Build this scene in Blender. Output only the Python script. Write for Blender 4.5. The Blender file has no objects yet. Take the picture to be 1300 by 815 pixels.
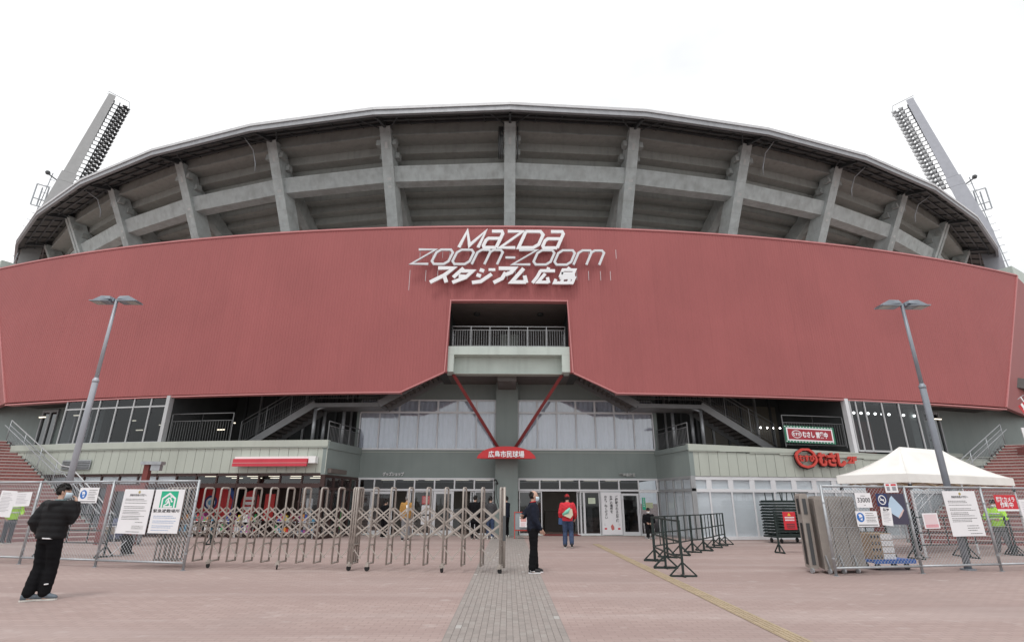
import bpy, bmesh, math, random
from mathutils import Vector, Matrix
random.seed(7)
scene = bpy.context.scene
COL = scene.collection
R_ = math.radians
sin, cos, pi = math.sin, math.cos, math.pi

# ------------------------------------------------------------------ camera
cam_d = bpy.data.cameras.new('camera'); cam = bpy.data.objects.new('camera', cam_d); COL.objects.link(cam)
cam_d.sensor_width = 36.0; cam_d.lens = 18.582; cam_d.clip_start = 0.1; cam_d.clip_end = 3000
cam.matrix_world = Matrix.Translation((0, 0, 1.55)) @ Matrix.Rotation(-R_(0.34), 4, 'Z') @ Matrix.Rotation(R_(90 + 18.92), 4, 'X') @ Matrix.Rotation(0.0033, 4, 'Z')
scene.camera = cam

# ------------------------------------------------------------------ world: daylight sky behind a closed white cloud layer
w = bpy.data.worlds.new('World'); scene.world = w; w.use_nodes = True
nt = w.node_tree; nt.nodes.clear()
sky = nt.nodes.new('ShaderNodeTexSky'); sky.sky_type = 'NISHITA'; sky.sun_disc = False
SUN_EL, SUN_AZ = 62.0, 200.0
sky.sun_elevation = R_(SUN_EL); sky.sun_rotation = R_(SUN_AZ)
tc = nt.nodes.new('ShaderNodeTexCoord'); mp = nt.nodes.new('ShaderNodeMapping'); mp.inputs['Scale'].default_value = (1.2, 1.2, 2.4)
nz = nt.nodes.new('ShaderNodeTexNoise'); nz.inputs['Scale'].default_value = 1.6; nz.inputs['Detail'].default_value = 5
cr = nt.nodes.new('ShaderNodeValToRGB')
cr.color_ramp.elements[0].position = 0.36; cr.color_ramp.elements[0].color = (0.775, 0.79, 0.81, 1)
cr.color_ramp.elements[1].position = 0.56; cr.color_ramp.elements[1].color = (1.0, 1.0, 1.0, 1)
sc_ = nt.nodes.new('ShaderNodeVectorMath'); sc_.operation = 'SCALE'; sc_.inputs['Scale'].default_value = 12.2
mx = nt.nodes.new('ShaderNodeMix'); mx.data_type = 'RGBA'; mx.inputs['Factor'].default_value = 0.965
bg = nt.nodes.new('ShaderNodeBackground'); bg.inputs['Strength'].default_value = 0.104
out = nt.nodes.new('ShaderNodeOutputWorld')
L = nt.links.new
L(tc.outputs['Generated'], mp.inputs['Vector']); L(mp.outputs['Vector'], nz.inputs['Vector']); L(nz.outputs['Fac'], cr.inputs['Fac'])
L(cr.outputs['Color'], sc_.inputs[0]); L(sky.outputs['Color'], mx.inputs['A']); L(sc_.outputs['Vector'], mx.inputs['B'])
L(mx.outputs['Result'], bg.inputs['Color']); L(bg.outputs['Background'], out.inputs['Surface'])

sun_d = bpy.data.lights.new('sun', 'SUN'); sun_d.energy = 1.25; sun_d.angle = R_(14); sun_d.color = (1.0, 0.97, 0.93)
sun = bpy.data.objects.new('sun', sun_d); COL.objects.link(sun)
_az = R_(SUN_AZ)
_dir = Vector((sin(_az) * cos(R_(SUN_EL)), cos(_az) * cos(R_(SUN_EL)), sin(R_(SUN_EL))))   # towards the sun: behind the camera, high
sun.rotation_euler = _dir.to_track_quat('Z', 'Y').to_euler()

scene.view_settings.view_transform = 'Standard'; scene.view_settings.look = 'None'
scene.view_settings.exposure = 0.0; scene.view_settings.gamma = 1.0; scene.view_settings.use_curve_mapping = False
scene.render.engine = 'CYCLES'
scene.cycles.max_bounces = 8; scene.cycles.diffuse_bounces = 4; scene.cycles.glossy_bounces = 3; scene.cycles.transparent_max_bounces = 16
scene.cycles.use_denoising = True

# ------------------------------------------------------------------ helpers
CY = 115.62            # centre of the round stadium (on the Y axis)
def pt(ph, R, z):      # ph in degrees from the axis towards the camera, R from the stadium centre
    a = R_(ph); return Vector((R * sin(a), CY - R * cos(a), z))

class MB:
    """collects shapes; build() links them as one mesh object"""
    def __init__(s): s.v = []; s.f = []; s.m = []; s.mi = 0
    def add(s, vs, fs):
        b = len(s.v); s.v += [tuple(p) for p in vs]; s.f += [tuple(b + i for i in f) for f in fs]; s.m += [s.mi] * len(fs); return s
    def box(s, x0, x1, y0, y1, z0, z1):
        return s.hexa([(x0,y0,z0),(x1,y0,z0),(x1,y1,z0),(x0,y1,z0),(x0,y0,z1),(x1,y0,z1),(x1,y1,z1),(x0,y1,z1)])
    def hexa(s, c):
        return s.add(c, [(0,3,2,1),(4,5,6,7),(0,1,5,4),(1,2,6,5),(2,3,7,6),(3,0,4,7)])
    def obox(s, o, ax, ay, az):     # corner + three edge vectors
        o, ax, ay, az = Vector(o), Vector(ax), Vector(ay), Vector(az)
        c = [o, o+ax, o+ax+ay, o+ay]; return s.hexa(c + [p + az for p in c])
    def bar(s, a, b, wx, wz, up=(0,0,1)):    # rectangular bar along a-b, centred
        a, b = Vector(a), Vector(b); d = (b-a).normalized(); u = Vector(up)
        if abs(d.dot(u)) > .98: u = Vector((0,1,0)) if abs(d.y) < .9 else Vector((1,0,0))
        x = d.cross(u).normalized(); u = x.cross(d).normalized()
        return s.obox(a - x*wx/2 - u*wz/2, x*wx, b-a, u*wz)
    def tube(s, pts, r, n=6, cap=True):
        pts = [Vector(p) for p in pts]; rs = r if isinstance(r, (list, tuple)) else [r]*len(pts)
        k = len(pts); ref = None; base = len(s.v); 
        for i, p in enumerate(pts):
            t = (pts[min(i+1,k-1)] - pts[max(i-1,0)]).normalized()
            if ref is None: ref = Vector((0,0,1)) if abs(t.z) < .9 else Vector((1,0,0))
            x = ref - t*ref.dot(t)
            if x.length < 1e-4: x = t.orthogonal()
            x.normalize(); ref = x; y = t.cross(x)
            for j in range(n):
                a = 2*pi*j/n; s.v.append(tuple(p + (x*cos(a) + y*sin(a))*rs[i]))
        for i in range(k-1):
            for j in range(n):
                a = base+i*n+j; b = base+i*n+(j+1)%n
                s.f.append((a,b,b+n,a+n)); s.m.append(s.mi)
        if cap:
            s.f.append(tuple(base+j for j in reversed(range(n)))); s.m.append(s.mi)
            s.f.append(tuple(base+(k-1)*n+j for j in range(n))); s.m.append(s.mi)
        return s
    def prism(s, poly, o, ux, uy, th):       # 2D polygon in frame (ux,uy) at o, thickness vector th
        o, ux, uy, th = Vector(o), Vector(ux), Vector(uy), Vector(th)
        n = len(poly); a = [o + ux*p[0] + uy*p[1] for p in poly]
        return s.add(a + [p + th for p in a], [tuple(range(n-1,-1,-1)), tuple(range(n,2*n))] + [(i,(i+1)%n,(i+1)%n+n,i+n) for i in range(n)])
    def arc(s, p0, p1, R0, R1, z0, z1, step=1.0, z1b=None):   # curved box
        n = max(1, int(math.ceil(abs(p1-p0)/step))); base = len(s.v)
        for i in range(n+1):
            t = i/n; p = p0+(p1-p0)*t; zt = z1 if z1b is None else z1+(z1b-z1)*t
            s.v += [tuple(pt(p,R0,z0)), tuple(pt(p,R1,z0)), tuple(pt(p,R1,zt)), tuple(pt(p,R0,zt))]
        for i in range(n):
            a = base+4*i
            for j in range(4): s.f.append((a+j, a+(j+1)%4, a+4+(j+1)%4, a+4+j)); s.m.append(s.mi)
        s.f += [(base,base+3,base+2,base+1), tuple(base+4*n+j for j in range(4))]; s.m += [s.mi]*2
        return s
    def sphere(s, c, r, n=8, m=6, sc=(1,1,1)):
        c = Vector(c); b = len(s.v)
        for i in range(m+1):
            th = pi*i/m
            for j in range(n):
                a = 2*pi*j/n
                s.v.append((c.x + r*sc[0]*sin(th)*cos(a), c.y + r*sc[1]*sin(th)*sin(a), c.z + r*sc[2]*cos(th)))
        for i in range(m):
            for j in range(n):
                s.f.append((b+i*n+j, b+(i+1)*n+j, b+(i+1)*n+(j+1)%n, b+i*n+(j+1)%n)); s.m.append(s.mi)
        return s
    def mesh(s, name, mat, smooth=False):
        me = bpy.data.meshes.new(name); me.from_pydata(s.v, [], s.f)
        for mm in (mat if isinstance(mat, (list, tuple)) else [mat]): me.materials.append(mm)
        if any(s.m): me.polygons.foreach_set('material_index', s.m)
        bm = bmesh.new(); bm.from_mesh(me); bmesh.ops.recalc_face_normals(bm, faces=bm.faces); bm.to_mesh(me); bm.free()
        if smooth:
            me.polygons.foreach_set('use_smooth', [True]*len(me.polygons))
        me.update(); return me
    def build(s, name, mat, parent=None, smooth=False, **kw):
        return link(name, s.mesh(name, mat, smooth), parent, **kw)

def wloc(o):
    v = Vector(o.location); p = o.parent
    while p is not None: v = v + Vector(p.location); p = p.parent
    return v
def link(name, me, parent=None, local=False, loc=None, kind=None, label=None):
    """link a mesh; its vertices are world coordinates unless local (then they are the parent's)"""
    o = bpy.data.objects.new(name, me); COL.objects.link(o)
    if parent is not None:
        o.parent = parent
        if not local: o.location = -wloc(parent)
    if loc is not None: o.location = Vector(o.location) + Vector(loc)
    if kind: o['kind'] = kind
    if label: o['label'] = label
    return o
def tag(o, label=None, cat=None, group=None, kind=None):
    if label: o['label'] = label
    if cat: o['category'] = cat
    if group: o['group'] = group
    if kind: o['kind'] = kind
    return o
def thing(name, label, cat, loc=(0,0,0), group=None, rz=0):
    o = bpy.data.objects.new(name, None); COL.objects.link(o); o.location = loc; o.rotation_euler = (0,0,rz); o.empty_display_size = .2
    return tag(o, label, cat, group)
KIDS = {}
def copy_tree(o, parent=None):
    c = o.copy(); COL.objects.link(c)
    if parent is not None: c.parent = parent
    for ch in [x for x in ALL_KIDS(o)]: copy_tree(ch, c)
    return c
def ALL_KIDS(o): return list(o.children)

# ------------------------------------------------------------------ materials
def mat(name, col, rough=.6, metal=0.0, var=.06, scale=2.0, bump=0.0, bscale=60, streak=0.0, spec=.4, dirt=None, dirt_amt=0.0, strips=0.0, forms=0.0, tone=0.0):
    m = bpy.data.materials.new(name); m.use_nodes = True; nt = m.node_tree; b = nt.nodes['Principled BSDF']
    b.inputs['Roughness'].default_value = rough; b.inputs['Metallic'].default_value = metal
    b.inputs['Specular IOR Level'].default_value = spec
    c = tuple(col)
    geo = nt.nodes.new('ShaderNodeNewGeometry')
    def noise(scl, vec, detail=4):
        n = nt.nodes.new('ShaderNodeTexNoise'); n.inputs['Scale'].default_value = scl; n.inputs['Detail'].default_value = detail
        nt.links.new(vec, n.inputs['Vector']); return n.outputs['Fac']
    def mixc(fac, a, bb):
        x = nt.nodes.new('ShaderNodeMix'); x.data_type = 'RGBA'
        nt.links.new(fac, x.inputs['Factor'])
        for k, v in (('A', a), ('B', bb)):
            if isinstance(v, tuple): x.inputs[k].default_value = (*v, 1)
            else: nt.links.new(v, x.inputs[k])
        return x.outputs['Result']
    def ramp(v, a, bb):
        r = nt.nodes.new('ShaderNodeMapRange'); r.inputs['From Min'].default_value = a; r.inputs['From Max'].default_value = bb
        nt.links.new(v, r.inputs['Value']); return r.outputs['Result']
    col_out = None
    if var > 0:
        f = ramp(noise(scale, geo.outputs['Position']), .3, .7)
        col_out = mixc(f, tuple(x*(1-var) for x in c), tuple(min(1, x*(1+var)) for x in c))
    if streak > 0:
        mpn = nt.nodes.new('ShaderNodeMapping'); mpn.inputs['Scale'].default_value = (1, 1, .06)
        nt.links.new(geo.outputs['Position'], mpn.inputs['Vector'])
        f = ramp(noise(3.5, mpn.outputs['Vector'], 6), .5, .75)
        mm = nt.nodes.new('ShaderNodeMath'); mm.operation = 'MULTIPLY'; mm.inputs[1].default_value = streak; nt.links.new(f, mm.inputs[0])
        col_out = mixc(mm.outputs[0], col_out or c, tuple(x*.45 for x in c))
    if dirt:
        f = ramp(noise(.9, geo.outputs['Position'], 7), .48, .72)
        mm = nt.nodes.new('ShaderNodeMath'); mm.operation = 'MULTIPLY'; mm.inputs[1].default_value = dirt_amt; nt.links.new(f, mm.inputs[0])
        col_out = mixc(mm.outputs[0], col_out or c, tuple(dirt))
    def mth(op, a, v=None):
        n = nt.nodes.new('ShaderNodeMath'); n.operation = op; nt.links.new(a, n.inputs[0])
        if v is not None: n.inputs[1].default_value = v
        return n.outputs[0]
    if strips > 0 or forms > 0:
        sp = nt.nodes.new('ShaderNodeSeparateXYZ'); nt.links.new(geo.outputs['Position'], sp.inputs[0])
    if strips > 0:      # sheets of slightly different batches, about a metre wide
        wn = nt.nodes.new('ShaderNodeTexWhiteNoise'); wn.noise_dimensions = '1D'; nt.links.new(mth('SNAP', sp.outputs['X'], .92), wn.inputs['W'])
        col_out = mixc(mth('MULTIPLY', wn.outputs['Value'], strips), col_out or c, tuple(x*.55 for x in c))
        seam = mth('LESS_THAN', mth('FRACT', mth('DIVIDE', sp.outputs['X'], .92)), .022)
        col_out = mixc(mth('MULTIPLY', seam, .14), col_out, tuple(x*.45 for x in c))
    if forms > 0:       # formwork joints
        seam = mth('LESS_THAN', mth('FRACT', mth('DIVIDE', sp.outputs['Z'], 1.2)), .03)
        col_out = mixc(mth('MULTIPLY', seam, forms), col_out or c, tuple(x*.4 for x in c))
    if tone > 0:
        oi = nt.nodes.new('ShaderNodeObjectInfo'); col_out = mixc(mth('MULTIPLY', oi.outputs['Random'], tone), col_out or c, tuple(x*.5 for x in c))
    if col_out is not None: nt.links.new(col_out, b.inputs['Base Color'])
    else: b.inputs['Base Color'].default_value = (*c, 1)
    if bump > 0:
        bp = nt.nodes.new('ShaderNodeBump'); bp.inputs['Strength'].default_value = bump; bp.inputs['Distance'].default_value = .02
        nt.links.new(noise(bscale, geo.outputs['Position'], 3), bp.inputs['Height']); nt.links.new(bp.outputs['Normal'], b.inputs['Normal'])
    return m
def emis(name, col, strength):
    m = bpy.data.materials.new(name); m.use_nodes = True; b = m.node_tree.nodes['Principled BSDF']
    b.inputs['Base Color'].default_value = (*col, 1); b.inputs['Emission Color'].default_value = (*col, 1); b.inputs['Emission Strength'].default_value = strength
    return m
def glassmat(name, tint, refl, rough=.02):
    m = bpy.data.materials.new(name); m.use_nodes = True; nt = m.node_tree; nt.nodes.clear()
    o = nt.nodes.new('ShaderNodeOutputMaterial'); t = nt.nodes.new('ShaderNodeBsdfTransparent'); t.inputs['Color'].default_value = (*tint, 1)
    g = nt.nodes.new('ShaderNodeBsdfGlossy'); g.inputs['Roughness'].default_value = rough; g.inputs['Color'].default_value = (.9, .93, .95, 1)
    fr = nt.nodes.new('ShaderNodeFresnel'); fr.inputs['IOR'].default_value = 1.5
    mr = nt.nodes.new('ShaderNodeMapRange'); mr.inputs['To Min'].default_value = refl; mr.inputs['To Max'].default_value = 1.0
    x = nt.nodes.new('ShaderNodeMixShader')
    nt.links.new(fr.outputs['Fac'], mr.inputs['Value'])
    gb = nt.nodes.new('ShaderNodeNewGeometry'); iv = nt.nodes.new('ShaderNodeMath'); iv.operation = 'SUBTRACT'; iv.inputs[0].default_value = 1
    mu = nt.nodes.new('ShaderNodeMath'); mu.operation = 'MULTIPLY'      # only the outer face of a pane reflects
    nt.links.new(gb.outputs['Backfacing'], iv.inputs[1]); nt.links.new(mr.outputs['Result'], mu.inputs[0]); nt.links.new(iv.outputs[0], mu.inputs[1]); nt.links.new(mu.outputs[0], x.inputs['Fac'])
    nt.links.new(t.outputs[0], x.inputs[1]); nt.links.new(g.outputs[0], x.inputs[2]); nt.links.new(x.outputs[0], o.inputs['Surface'])
    return m

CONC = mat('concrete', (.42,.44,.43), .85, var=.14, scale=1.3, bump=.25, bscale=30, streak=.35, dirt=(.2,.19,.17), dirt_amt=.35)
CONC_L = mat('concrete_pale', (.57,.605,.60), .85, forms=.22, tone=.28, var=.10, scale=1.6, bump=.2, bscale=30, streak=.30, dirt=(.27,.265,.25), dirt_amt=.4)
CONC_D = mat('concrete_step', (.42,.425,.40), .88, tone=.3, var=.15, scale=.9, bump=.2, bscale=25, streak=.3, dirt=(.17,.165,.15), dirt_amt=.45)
RED = mat('red_cladding', (.352,.109,.108), .6, var=.05, scale=.35, streak=.08, spec=.3, strips=.05)
RED_T = mat('red_trim', (.50,.20,.20), .5, var=.04)
GREEN = mat('pale_green_panel', (.425,.455,.405), .6, var=.05, scale=.8, streak=.12)
GREEN_T = mat('green_grey_trim', (.39,.42,.38), .6, var=.05)
GRGREY = mat('grey_green_wall', (.225,.265,.255), .7, var=.06, scale=.7, bump=.1, bscale=80, streak=.12)
BALC = mat('pale_green_concrete', (.50,.56,.52), .7, var=.06, scale=1.2, streak=.22)
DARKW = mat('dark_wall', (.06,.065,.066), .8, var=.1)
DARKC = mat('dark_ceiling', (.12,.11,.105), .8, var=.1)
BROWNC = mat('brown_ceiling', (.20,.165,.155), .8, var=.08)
STEEL = mat('galvanised_steel', (.40,.42,.44), .45, .6, var=.12, scale=8)
STEEL_D = mat('dark_steel', (.10,.105,.11), .5, .4, var=.1)
ALU = mat('white_aluminium', (.66,.67,.69), .45, .1, var=.03)
ALU_M = mat('silver_aluminium', (.46,.47,.48), .45, .2, var=.05)
ALU_G = mat('grey_aluminium', (.33,.34,.35), .45, .3, var=.05)
BRONZE = mat('brown_aluminium', (.055,.03,.027), .45, .2, var=.1)
ROOFM = mat('roof_metal', (.34,.345,.36), .5, .5, var=.08, streak=.2)
ROOFT = mat('roof_trim_light', (.55,.55,.56), .5, .3, var=.06)
SOFF = mat('roof_soffit', (.16,.155,.15), .7, .2, var=.1)
STAIRG = mat('stair_paint', (.20,.205,.21), .55, .2, var=.08)
CURT = mat('curtain', (.74,.75,.78), .8, var=.04, scale=4)
BLIND = mat('blind', (.82,.83,.85), .7, var=.03, scale=2)
GLASS = glassmat('window_glass', (.55,.57,.59), .0)
GLASS_D = glassmat('smoked_glass', (.30,.31,.32), .0)
GLASS_C = glassmat('coated_glass', (.88,.90,.93), .13)
GLASS_F = glassmat('clear_glass', (.88,.90,.91), .03)
WHITE = mat('white_paint', (.80,.80,.80), .5, var=.02)
PAPER = mat('white_paper', (.80,.80,.82), .6, var=.02, scale=5)
SIGNW = mat('white_sign_letter', (.83,.84,.86), .4, .0, var=.02)
SIGNS = mat('silver_sign_letter', (.62,.63,.65), .35, .3, var=.03)
REDP = mat('red_paint', (.52,.035,.04), .5, var=.05)
STRUT = mat('dark_red_steel', (.22,.035,.035), .5, .1, var=.08)
BLACK = mat('black_paint', (.015,.015,.016), .55, var=.1)
INK = mat('black_ink', (.05,.05,.055), .7, var=0)
INKG = mat('grey_ink', (.30,.30,.33), .7, var=0)
LAMP = emis('fluorescent_tube', (1.0,.90,.72), 1.7)
SPOT = emis('globe_lamp', (1.0,.97,.92), 9.0)

# ------------------------------------------------------------------ text
def text_mb(body, size, o, ux, uy, th=0.0, align='CENTER', bold=0.0, shear=0.0, fit=None, mb=None, vertical=False):
    """lettering as mesh: o = anchor on the baseline, ux/uy unit vectors, th = thickness along ux x uy"""
    c = bpy.data.curves.new('f', 'FONT'); c.body = body; c.size = size; c.align_x = align; c.offset = bold; c.shear = shear; c.resolution_u = 2
    if th > 0: c.extrude = th/2
    ob = bpy.data.objects.new('f', c); me = ob.to_mesh()
    ux, uy, o = Vector(ux), Vector(uy), Vector(o); n = ux.cross(uy)
    xs = [v.co.x for v in me.vertices]; k = 1.0
    if fit and xs: k = fit/(max(xs)-min(xs))
    vs = [o + ux*(v.co.x*k) + uy*v.co.y + n*(v.co.z + th/2) for v in me.vertices]
    fs = [tuple(p.vertices) for p in me.polygons]
    mb = mb or MB(); mb.add(vs, fs)
    ob.to_mesh_clear(); bpy.data.objects.remove(ob); bpy.data.curves.remove(c)
    return mb
def stroke_mb(mb, pts, wd, o, ux, uy, th, shear=0.0, closed=False):
    """a thick polyline with mitred corners as a solid"""
    P = [Vector((p[0] + shear*p[1], p[1])) for p in pts]; n = len(P); Lf = []; Rt = []
    for i in range(n):
        a = P[i-1] if (i > 0 or closed) else None; b = P[(i+1) % n] if (i < n-1 or closed) else None
        d0 = (P[i]-a).normalized() if a is not None else None; d1 = (b-P[i]).normalized() if b is not None else None
        if d0 is None: d0 = d1
        if d1 is None: d1 = d0
        n0 = Vector((-d0.y, d0.x)); n1 = Vector((-d1.y, d1.x)); m = (n0+n1)
        if m.length < .3: m = n0
        m.normalize(); k = wd/2/max(.45, m.dot(n0)); Lf.append(P[i]+m*k); Rt.append(P[i]-m*k)
    o, ux, uy = Vector(o), Vector(ux), Vector(uy); nn = ux.cross(uy)*th
    to = lambda q: o + ux*q.x + uy*q.y
    rng = range(n) if closed else range(n-1)
    for i in rng:
        j = (i+1) % n
        c = [to(Rt[i]), to(Rt[j]), to(Lf[j]), to(Lf[i])]
        mb.hexa(c + [q+nn for q in c])
    return mb
# ================================================================== GROUND
def ground_material():
    m = bpy.data.materials.new('red_brick_paving'); m.use_nodes = True; nt = m.node_tree; b = nt.nodes['Principled BSDF']
    N = nt.nodes.new; K = nt.links.new
    g = N('ShaderNodeNewGeometry')
    br = N('ShaderNodeTexBrick'); br.inputs['Scale'].default_value = 1.0; br.inputs['Brick Width'].default_value = .21; br.inputs['Row Height'].default_value = .105
    br.inputs['Mortar Size'].default_value = .008; br.inputs['Mortar Smooth'].default_value = .3; br.inputs['Bias'].default_value = 0
    br.inputs['Color1'].default_value = (.40,.308,.285,1); br.inputs['Color2'].default_value = (.355,.268,.247,1); br.inputs['Mortar'].default_value = (.285,.222,.206,1)
    K(g.outputs['Position'], br.inputs['Vector'])
    def noise(scale, sx, sy, d, lo, hi):
        mp = N('ShaderNodeMapping'); mp.inputs['Scale'].default_value = (sx, sy, 1); K(g.outputs['Position'], mp.inputs['Vector'])
        n = N('ShaderNodeTexNoise'); n.inputs['Scale'].default_value = scale; n.inputs['Detail'].default_value = d; K(mp.outputs['Vector'], n.inputs['Vector'])
        r = N('ShaderNodeMapRange'); r.inputs['From Min'].default_value = lo; r.inputs['From Max'].default_value = hi; K(n.outputs['Fac'], r.inputs['Value']); return r.outputs['Result']
    def mul(a, fac, col, k):
        mm = N('ShaderNodeMath'); mm.operation = 'MULTIPLY'; mm.inputs[1].default_value = k; K(fac, mm.inputs[0])
        x = N('ShaderNodeMix'); x.data_type = 'RGBA'; K(mm.outputs[0], x.inputs['Factor']); K(a, x.inputs['A']); x.inputs['B'].default_value = (*col, 1); return x.outputs['Result']
    c = br.outputs['Color']
    c = mul(c, noise(1.0, .07, .62, 3, .42, .60), (.295,.22,.205), .48)        # courses laid from darker batches
    c = mul(c, noise(1.0, .06, .9, 4, .52, .64), (.47,.395,.375), .30)         # paler worn courses
    c = mul(c, noise(.45, 1, 1, 6, .5, .72), (.30,.24,.225), .35)
    c = mul(c, noise(2.2, 1, 1.4, 8, .60, .74), (.56,.50,.48), .32)            # pale scuffs
    # unseen grey asphalt behind the camera, added so less red light bounces back
    sp = N('ShaderNodeSeparateXYZ'); K(g.outputs['Position'], sp.inputs[0]); lt = N('ShaderNodeMath'); lt.operation = 'LESS_THAN'; lt.inputs[1].default_value = -5.0; K(sp.outputs['Y'], lt.inputs[0])
    c = mul(c, lt.outputs[0], (.16,.165,.165), 1.0)
    K(c, b.inputs['Base Color']); b.inputs['Roughness'].default_value = .82; b.inputs['Specular IOR Level'].default_value = .3
    bp = N('ShaderNodeBump'); bp.inputs['Strength'].default_value = .35; bp.inputs['Distance'].default_value = .004; K(br.outputs['Fac'], bp.inputs['Height']); bp.invert = True
    K(bp.outputs['Normal'], b.inputs['Normal'])
    return m
gm = MB(); gm.add([(-600,-200,0),(600,-200,0),(600,900,0),(-600,900,0)], [(0,1,2,3)])
ground = gm.build('ground', ground_material(), kind='structure')
PAV = [mat('grey_paver', (.297,.265,.248), .85, var=.07, scale=6, bump=.1), mat('grey_paver_dark', (.275,.248,.232), .85, var=.07, scale=6), mat('grey_paver_pale', (.31,.283,.265), .85, var=.07, scale=6), mat('whitish_paver', (.40,.385,.37), .85, var=.05)]
JOINT = mat('paver_joint', (.255,.235,.222), .9)
sm = MB(); sm.add([(-.775,-2,.004),(.745,-2,.004),(.745,27.7,.004),(-.775,27.7,.004)], [(0,1,2,3)])
strip = sm.build('grey_paver_path', JOINT, kind='structure')
pw, pl, pg = .0835, .20, .005
pmesh = []
for pm in PAV:
    q = MB(); q.hexa([(0,0,0),(pw-pg,0,0),(pw-pg,pl-pg,0),(0,pl-pg,0),(.002,.002,.006),(pw-pg-.002,.002,.006),(pw-pg-.002,pl-pg-.002,.006),(.002,pl-pg-.002,.006)]); pmesh.append(q.mesh('paver', pm))
rest = MB(); cnt = 0
row = 0; y = 6.86
while y < 27.4:
    for i in range(18):
        x = -.763 + i*pw; yy = y + (pl/2 if i % 2 else 0)
        k = random.choices((0,1,2,3), (60,22,17,1))[0]
        if cnt < 300:
            link('paver', pmesh[k], strip, local=True, loc=(x, yy, .0045)); cnt += 1
        else:
            rest.mi = k; rest.hexa([(x,yy,.0045),(x+pw-pg,yy,.0045),(x+pw-pg,yy+pl-pg,.0045),(x,yy+pl-pg,.0045),(x+.002,yy+.002,.0105),(x+pw-pg-.002,yy+.002,.0105),(x+pw-pg-.002,yy+pl-pg-.002,.0105),(x+.002,yy+pl-pg-.002,.0105)])
    y += pl
rest.build('far_pavers', PAV, strip, kind='stuff')
YEL = mat('yellow_tactile_tile', (.40,.32,.22), .8, var=.12, scale=5, dirt=(.34,.27,.2), dirt_amt=.5)
tm = MB(); tm.add([(3.345,-2,.004),(3.625,-2,.004),(3.625,22.7,.004),(3.345,22.7,.004)], [(0,1,2,3)])
tpath = tm.build('tactile_paving_path', JOINT, kind='structure')
q = MB(); q.box(0,.268,0,.295,0,.004)
for i in range(4): q.box(.02+i*.062,.054+i*.062,.01,.285,.0042,.010)
tmesh = q.mesh('tactile_tile', YEL)
for i in range(53): link('tactile_tile', tmesh, tpath, local=True, loc=(3.343, 6.7+i*.3, .0045))

# ================================================================== STADIUM
stadium = thing('stadium', 'round grey concrete stadium behind a red curved front wall', 'stadium', (0, 50, 0))
BAY = 7.27
def colR(z): return 80.65 - .5*(30.46 - z)
# -- leaning columns
def make_column(double):
    root = link('column', None or column_mesh(0, double), stadium)
    return root
def column_mesh(ph, double=False):
    mb = MB(); rad = Vector((sin(R_(ph)), -cos(R_(ph)), 0)); tan = Vector((cos(R_(ph)), sin(R_(ph)), 0)); c = Vector((0, CY, 0))
    wds = [(-.455,.455)] if not double else [(-.62,-.10),(.10,.62)]
    for a, b in wds:
        poly = [(colR(30.46),30.46),(colR(30.46)-1.45,30.46),(colR(8.6)-1.9,8.6),(colR(8.6),8.6)]
        mb.prism(poly, c + tan*a, rad, Vector((0,0,1)), tan*(b-a))
    return mb.mesh('column', CONC_L)
plate_m = mat('pale_repair_patch', (.60,.60,.59), .8, var=.05)
for k in range(-7, 8):
    ph = k*BAY; dbl = abs(k) == 5
    col = link('column', column_mesh(ph, dbl), stadium)
    rad = Vector((sin(R_(ph)), -cos(R_(ph)), 0)); tan = Vector((cos(R_(ph)), sin(R_(ph)), 0)); c = Vector((0, CY, 0)); slope = Vector((rad.x*.4472, rad.y*.4472, .8944)); nrm = Vector((rad.x*.8944, rad.y*.8944, -.4472))
    def plate(z, off, wd, h):
        q = MB(); p = c + rad*colR(z) + tan*off + Vector((0,0,z)) + nrm*.003; q.obox(p - tan*wd/2, tan*wd, slope*h, nrm*.004); q.build('patch_plate', plate_m, col)
    if not dbl:
        plate(28.9, 0, .22, .5)
        if k: plate(26.6, .05, .35, .22); plate(26.05, .02, .28, .2)
    # raker beam below the seating steps
    q = MB()
    for a, b in ([(-.35,.35)] if not dbl else [(-.6,-.12),(.12,.6)]):
        q.prism([(79.3,29.85),(79.3,28.4),(66.5,19.7),(66.5,21.25)], c + tan*a, rad, Vector((0,0,1)), tan*(b-a))
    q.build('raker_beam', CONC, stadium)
    # corbels that carry the roof brackets
    q = MB(); p = c + rad*(79.9) ; 
    q.prism([(0,30.46),(0,31.2),(1.2,30.9),(2.6,30.1),(2.7,29.85),(.5,30.46)], c + rad*79.6 - tan*.09, rad, Vector((0,0,1)), tan*.18)
    q.build('roof_bracket', STEEL_D, stadium)
    q = MB()
    for s in (-1, 1):
        q.tube([c + rad*80.3 + tan*.3*s + Vector((0,0,30.4)), c + rad*82.4 + tan*1.9*s + Vector((0,0,30.05))], .06, 6)
    q.build('roof_brace', STEEL_D, stadium)
    # cable ducts stepped down the side of the column under each seating step
    for j in range(3):
        zz = 29.6 - j*.64; rr = 79.5 - j*.95
        q = MB(); q.obox(c + rad*rr + tan*(.5) + Vector((0,0,zz-.45)), tan*.35, rad*.5, Vector((0,0,.5)))
        q.build('column_corbel', CONC, stadium); q = MB(); q.obox(c + rad*rr - tan*(.85) + Vector((0,0,zz-.45)), tan*.35, rad*.5, Vector((0,0,.5)))
        q.build('column_corbel', CONC, stadium)
for s in (-1, 1):   # pipes beside the middle column
    q = MB()
    for o in (.62, .75, .88)[: (3 if s < 0 else 1)]:
        q.tube([(s*o, CY-80.2, 30.3), (s*o, CY-80.2, 28.2), (s*o, CY-79.4, 27.8)], .05, 6)
    q.build('downpipe', STEEL_D, stadium, smooth=True)
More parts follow.
